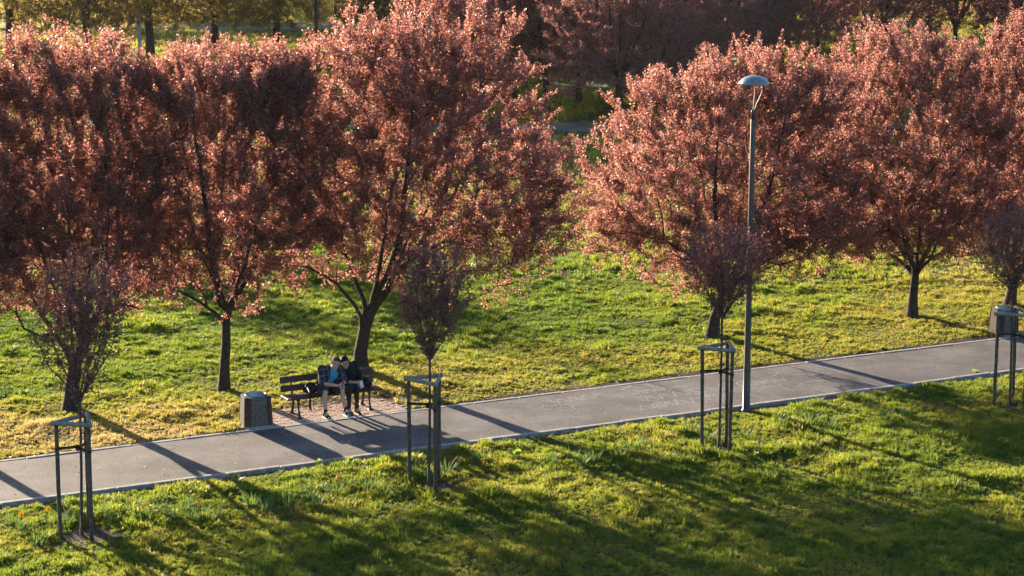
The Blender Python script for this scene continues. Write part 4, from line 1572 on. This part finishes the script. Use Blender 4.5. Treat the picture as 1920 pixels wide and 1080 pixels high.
# ------------------------------------------------------------------ daffodil clumps and weeds
def strap_leaf(V, F, base, az, L, w, lean, curve):
    n = 4
    b0 = len(V)
    dx, dy = math.cos(az), math.sin(az)
    sx, sy = -dy, dx
    for i in range(n + 1):
        s = i / n
        out = L * (lean * s + curve * s ** 3)
        z = L * s * (1 - .35 * curve * s)
        ww = w * (1 - .75 * s ** 2)
        for sg in (-1, 1):
            V.append((base[0] + dx * out + sx * ww * sg, base[1] + dy * out + sy * ww * sg, base[2] + z))
    for i in range(n):
        a = b0 + 2 * i
        F.append((a, a + 1, a + 3, a + 2))


def clump_mesh(seed, n, L, spread, w=.009):
    r = random.Random(seed)
    V, F = [], []
    for _ in range(n):
        a = r.uniform(0, 6.283)
        rr = spread * math.sqrt(r.random())
        strap_leaf(V, F, (rr * math.cos(a), rr * math.sin(a), -.03), a + r.uniform(-.6, .6), L * r.uniform(.6, 1.15), w * r.uniform(.7, 1.2), r.uniform(.05, .45), r.uniform(0, .5))
    me = mesh_np('leaves', V, F, True)
    me.materials.append(M['daffodil_leaf'])
    return me


clm = [clump_mesh(70 + k, 26 + 6 * k, .27, .10 + .02 * k) for k in range(3)]
fl = MB()
for k in range(6):
    a = k * math.pi / 3
    c_ = (math.cos(a) * .028, -.004, math.sin(a) * .028)
    fl.ball(c_, (.024, .005, .015), Matrix.Rotation(-a, 3, 'Y'), 8, 5)
fl.tube([(0, 0, 0), (0, -.028, 0)], [.012, .018], 10)
fl_me = fl.mesh('flower', True)
fl_me.materials.append(M['daffodil_flower'])
stem_me = MB().tube([(0, .012, -.30), (0, .012, -.05), (0, .006, -.012), (0, 0, 0)], .004, 5).mesh('stem')
stem_me.materials.append(M['daffodil_leaf'])
rd = random.Random(9)
dg = 'daffodil clumps in the grass along the near kerb'
daff = [(20, 985, 0, 'at the left picture edge'), (50, 1000, 1, 'left of the leftmost stake guard'), (72, 1022, 0, 'low left of the leftmost stake guard'), (103, 990, 1, 'touching the left post of the leftmost guard'),
        (128, 985, 0, 'inside the leftmost stake guard'), (182, 975, 0, 'right behind the leftmost stake guard'), (212, 985, 0, 'right of the leftmost stake guard'), (250, 965, 0, None), (272, 985, 2, None), (300, 962, 0, None), (325, 978, 0, None),
        (345, 960, 0, None), (368, 975, 1, None), (402, 975, 0, None), (470, 948, 0, None), (500, 955, 1, None), (540, 945, 0, None), (575, 935, 2, None), (590, 950, 0, None), (628, 930, 1, None), (655, 915, 0, None), (690, 922, 0, None),
        (720, 928, 0, None), (770, 880, 0, 'behind the guard right of the bench'), (795, 900, 0, 'inside the guard right of the bench'), (832, 890, 0, 'right of the guard beside the bench'), (905, 868, 1, None),
        (1035, 875, 0, None), (1075, 868, 0, None), (1090, 878, 0, None), (1110, 872, 0, None), (1140, 855, 2, None), (1180, 850, 1, None), (1205, 842, 0, None), (1290, 815, 0, None), (1328, 828, 0, 'at the left foot of the guard beside the lamp'), (1398, 822, 1, 'right of the guard beside the lamp'),
        (1460, 800, 0, None), (1520, 795, 0, None), (1555, 802, 0, None), (1660, 790, 1, None), (1700, 785, 0, None), (1845, 735, 0, None), (1862, 742, 0, 'left of the rightmost stake guard'), (1888, 740, 0, 'inside the rightmost stake guard')]
ORD = ['first', 'second', 'third', 'fourth', 'fifth', 'sixth', 'seventh', 'eighth', 'ninth', 'tenth', 'eleventh', 'twelfth', 'thirteenth', 'fourteenth', 'fifteenth', 'sixteenth']
seen = {}
for x, y, nf, where in daff:
    q = G(x, y, -.06)
    gz = float(ground_z(q[0], q[1]))
    bloom = ('no flowers', 'one yellow flower', 'two yellow flowers')[nf]
    if where:
        lab = 'daffodil clump with ' + bloom + ' ' + where
    else:
        ref = 'leftmost guard' if x < 760 else 'guard beside the bench' if x < 1300 else 'guard beside the lamp'
        seen[ref] = seen.get(ref, 0) + 1
        lab = ORD[seen[ref] - 1] + ' daffodil clump right of the ' + ref + ', with ' + bloom
    o = tag(empty('daffodil_clump', (q[0], q[1], gz), rd.uniform(0, 6.28)), lab, 'daffodil', dg)
    s = rd.uniform(.8, 1.15)
    o.scale = (s, s, s)
    link('leaves', rd.choice(clm), None, o)
    for k in range(nf):
        f_ = link('flower', fl_me, None, o)
        f_.location = (rd.uniform(-.10, .10), rd.uniform(-.10, .10), rd.uniform(.27, .34))
        f_.rotation_euler = (rd.uniform(-.2, .5), 0, rd.uniform(-1.2, 1.2) - o.rotation_euler[2])
        s_ = link('stem', stem_me, None, f_)

wv, wf = [], []
rw = random.Random(5)
for k in range(26):
    a = rw.uniform(0, 6.28)
    L = rw.uniform(.08, .2)
    el = rw.uniform(.3, 1.3)
    tip = np.array([math.cos(a) * math.cos(el), math.sin(a) * math.cos(el), math.sin(el)]) * L
    sd = np.array([-math.sin(a), math.cos(a), 0]) * L * .28
    b0 = len(wv)
    wv += [tuple(tip * .25), tuple(tip * .65 + sd), tuple(tip + np.array([0, 0, -.015])), tuple(tip * .65 - sd)]
    wf.append((b0, b0 + 1, b0 + 2, b0 + 3))
weed_me = mesh_np('leaves', wv, wf, False)
weed_me.materials.append(M['weed_leaf'])
for x, y, s, lab in [(443, 907, 1.0, 'bright broad-leaved weed by the kerb right of the leftmost guard'), (968, 862, 1.2, 'bright broad-leaved weed right of the guard beside the bench'),
                     (655, 870, .8, 'small upright weed at the near kerb in front of the couple'), (598, 873, .7, 'small weed at the near kerb in front of the bin'),
                     (1417, 858, .7, 'small bright weed below the guard beside the lamp'), (1829, 703, .8, 'small weed on the kerb left of the rightmost guard'),
                     (785, 865, .7, 'small weed behind the guard right of the bench')]:
    q = G(x, y, -.06)
    o = tag(link('weed', weed_me), lab, 'weed', 'broad-leaved weeds near the kerb')
    o.location = (q[0], q[1], float(ground_z(q[0], q[1])) + .01)
    o.rotation_euler = (0, 0, rd.uniform(0, 6))
    o.scale = (s, s, s)

# fallen twigs on the lawn
for pts, lab in [([(170, 738), (200, 742), (230, 750), (268, 753)], 'long thin fallen twig on the lawn left of the slender tree'),
                 ([(276, 768), (290, 763), (298, 760), (304, 768)], 'short forked fallen twig on the lawn left of the bin')]:
    w_ = []
    for x, y in pts:
        q = G(x, y)
        w_.append((q[0], q[1], float(ground_z(q[0], q[1])) + .075))
    q0_ = Vector(w_[0])
    t_ = MB()
    t_.tube([Vector(p) - q0_ for p in w_], [.012, .010, .008, .004], 6)
    a_ = Vector(w_[2]) - q0_
    t_.tube([a_, a_ + Vector((.12, .1, .02))], [.006, .003], 5)
    o = tag(t_.build('fallen_twig', 'bark'), lab, 'twig')
    o.location = q0_

# ------------------------------------------------------------------ leaf litter and petals (stuff)
rg = np.random.default_rng(77)


def flakes(name, t, n, z, size, mat):
    m = len(t)
    X = PA[0] + PD[0] * t + PN[0] * n
    Y = PA[1] + PD[1] * t + PN[1] * n
    a = rg.random(m) * 6.28
    s = size * rg.uniform(.6, 1.3, m)
    ex = np.stack([np.cos(a), np.sin(a), rg.normal(0, .25, m)], 1) * s[:, None]
    ey = np.stack([-np.sin(a), np.cos(a), rg.normal(0, .25, m)], 1) * (s * .55)[:, None]
    c = np.stack([X, Y, z + .004 + np.abs(ex[:, 2]) + np.abs(ey[:, 2])], 1)
    V = np.stack([c - ex, c - ey, c + ex, c + ey], 1).reshape(-1, 3)
    F = np.arange(m * 4).reshape(-1, 4)
    return stuff(link(name, mesh_np(name, V, F), mat))


m = 5200
t = rg.uniform(-3, 27, m)
side = rg.random(m) < .5
n = np.where(side, PATH_W + .04 + np.abs(rg.normal(0, .13, m)), -.05 - np.abs(rg.normal(0, .13, m)))
X_, Y_ = PA[0] + PD[0] * t + PN[0] * n, PA[1] + PD[1] * t + PN[1] * n
tag(flakes('leaf_litter', t, n, ground_z(X_, Y_) + .008, .020, 'litter'), 'pinkish brown leaf litter along both edges of the path', 'leaf litter')
m = 620
t = np.clip(rg.normal(7.3, 1.0, m), 5.4, 9.6); n = np.clip(4.1 - np.abs(rg.normal(0, .55, m)), PATH_W + .1, 4.3)
tag(flakes('fallen_leaves', t, n, np.full(m, .012), .026, 'litter'), 'brown fallen leaves scattered on the paving round the bench', 'leaves')
m = 2200
t = rg.uniform(-2, 26, m); n = rg.uniform(.06, PATH_W - .06, m)
tag(flakes('fallen_petals', t, n, np.full(m, .0), .015, 'petal'), 'tiny pale petals scattered over the asphalt path', 'petals')

# ------------------------------------------------------------------ grass: tufts placed over the lawn
tuft_col = bpy.data.collections.new('grass_tufts')


def tuft(seed, n, L, spread, w, lean=(.1, .8)):
    r = random.Random(seed)
    V, F = [], []
    for _ in range(n):
        a = r.uniform(0, 6.283)
        rr = spread * math.sqrt(r.random())
        az = r.uniform(0, 6.283)
        l = L * r.uniform(.5, 1.2)
        le = r.uniform(*lean)
        dx, dy = math.cos(az), math.sin(az)
        px_, py_ = rr * math.cos(a), rr * math.sin(a)
        b0 = len(V)
        ww = w * r.uniform(.7, 1.3)
        V.extend([(px_ - dy * ww, py_ + dx * ww, -.01), (px_ + dy * ww, py_ - dx * ww, -.01),
                  (px_ + dx * l * le * .45 + dy * ww * .8, py_ + dy * l * le * .45 - dx * ww * .8, l * .62),
                  (px_ + dx * l * le * .45 - dy * ww * .8, py_ + dy * l * le * .45 + dx * ww * .8, l * .62),
                  (px_ + dx * l * le, py_ + dy * l * le, l * (1 - .25 * le))])
        F.extend([(b0, b0 + 1, b0 + 2), (b0, b0 + 2, b0 + 3), (b0 + 3, b0 + 2, b0 + 4)])
    me = mesh_np('tuft', V, F, False)
    me.materials.append(M['grass'])
    o = bpy.data.objects.new('tuft%02d' % seed, me)
    tuft_col.objects.link(o)


for k in range(5):
    tuft(k, 20, .085, .055, .0042)
for k in range(5, 7):
    tuft(k, 12, .050, .06, .011, (.5, 1.3))      # broad low clover-like leaves

XS, YS, TI, SC, IX = [], [], [], [], []


def scatter(y0, y1, dens, scale_k):
    wid = lambda y: (.2527 * y + .9)
    area = (wid(y0) + wid(y1)) * (y1 - y0)
    m = int(area * dens)
    Y = rg.uniform(y0, y1, m)
    X = rg.uniform(-1, 1, m) * wid(y1)
    k = np.abs(X) < wid(Y)
    X, Y = X[k], Y[k]
    t, n = to_tn(X, Y)
    s = soil_amount(X, Y)
    keep = ((n < -.10) | (n > PATH_W + .07)) & (rg.random(len(X)) > s * 1.02)
    keep &= ~((t > 5.65) & (t < 8.6) & (n < 3.74) & (n > 0))
    for bx, by in ((TN(5.53, PATH_W + .36)[:2]), (TN(23.78, PATH_W + .45)[:2])):
        keep &= np.hypot(X - bx, Y - by) > .33
    X, Y, t, n = X[keep], Y[keep], t[keep], n[keep]
    big = vnoise(X, Y, .8, 11) * .6 + vnoise(X, Y, .27, 12) * .4
    sc_ = scale_k * (.35 + 1.5 * big ** 1.8) * rg.uniform(.7, 1.3, len(X))
    sc_ = sc_ * np.where(vnoise(X, Y, .22, 15) > .74, 1.5, 1.0)
    dry = np.where(n > 0, np.clip(1 - (n - 4.6) / 2.6, 0, 1) * .50 * np.clip(1.2 - t / 14, .25, 1), .0)       # worn strip between path and trees
    dry = dry + .20 * np.clip((t - 18) / 6, 0, 1) * (n > 0)
    tint = .13 + .34 * vnoise(X, Y, 1.6, 13) - .10 * ((n > 7.0) & (t < 20)) + .06 * (n < 0) + .22 * (vnoise(X, Y, .35, 14) - .3) + dry + rg.normal(0, .11, len(X))
    sc_ = sc_ * np.where(n > 0, np.clip(.62 + (n - 4) * .06, .6, .9), .98)
    ix = rg.integers(0, 5, len(X))
    br = rg.random(len(X)) < np.where(n > 0, .30, .16)
    ix = np.where(br, rg.integers(5, 7, len(X)), ix)
    XS.append(X); YS.append(Y); TI.append(np.clip(tint, 0, 1)); SC.append(sc_); IX.append(ix)


scatter(28.0, 40.0, 360, 1.0)
scatter(40.0, 52.0, 330, 1.05)
scatter(52.0, 70.0, 70, 1.5)
scatter(70.0, 150.0, 7, 3.0)
scatter(150.0, 230.0, 2, 5.0)
X, Y = np.concatenate(XS), np.concatenate(YS)
tint, scl, idx = np.concatenate(TI), np.concatenate(SC), np.concatenate(IX)
rv = np.stack([rg.normal(0, .12, len(X)), rg.normal(0, .12, len(X)), rg.random(len(X)) * 6.283], 1)
gm = point_mesh('grass', np.stack([X, Y, ground_z(X, Y)], 1), tint, scl, idx, rv)
gro = stuff(link('grass', gm))
tag(gro, 'uneven green to yellow lawn grass on both sides of the path', 'grass')
gro.modifiers.new('tufts', 'NODES').node_group = instancer('grass_tufts', tuft_col)
print('grass tufts', len(X))

# ------------------------------------------------------------------ evening haze
gmin, gmax = GV[:, :2].min(0), GV[:, :2].max(0)
hz = MB().box(((gmin[0] + gmax[0]) / 2, (gmin[1] + gmax[1]) / 2, 9.7), (gmax[0] - gmin[0] + 40, gmax[1] - gmin[1] + 40, 22.6)).build('haze', None)
hm, hnt, hout = new_mat('haze')
hv = hnt.nodes.new('ShaderNodeVolumePrincipled')
hv.inputs['Color'].default_value = (.96, .93, .90, 1)
hv.inputs['Density'].default_value = .00006
hv.inputs['Anisotropy'].default_value = .3
hnt.links.new(hv.outputs[0], hout.inputs['Volume'])
hz.data.materials.append(hm)
stuff(hz)
tag(hz, 'thin warm evening haze over the whole park', 'haze')
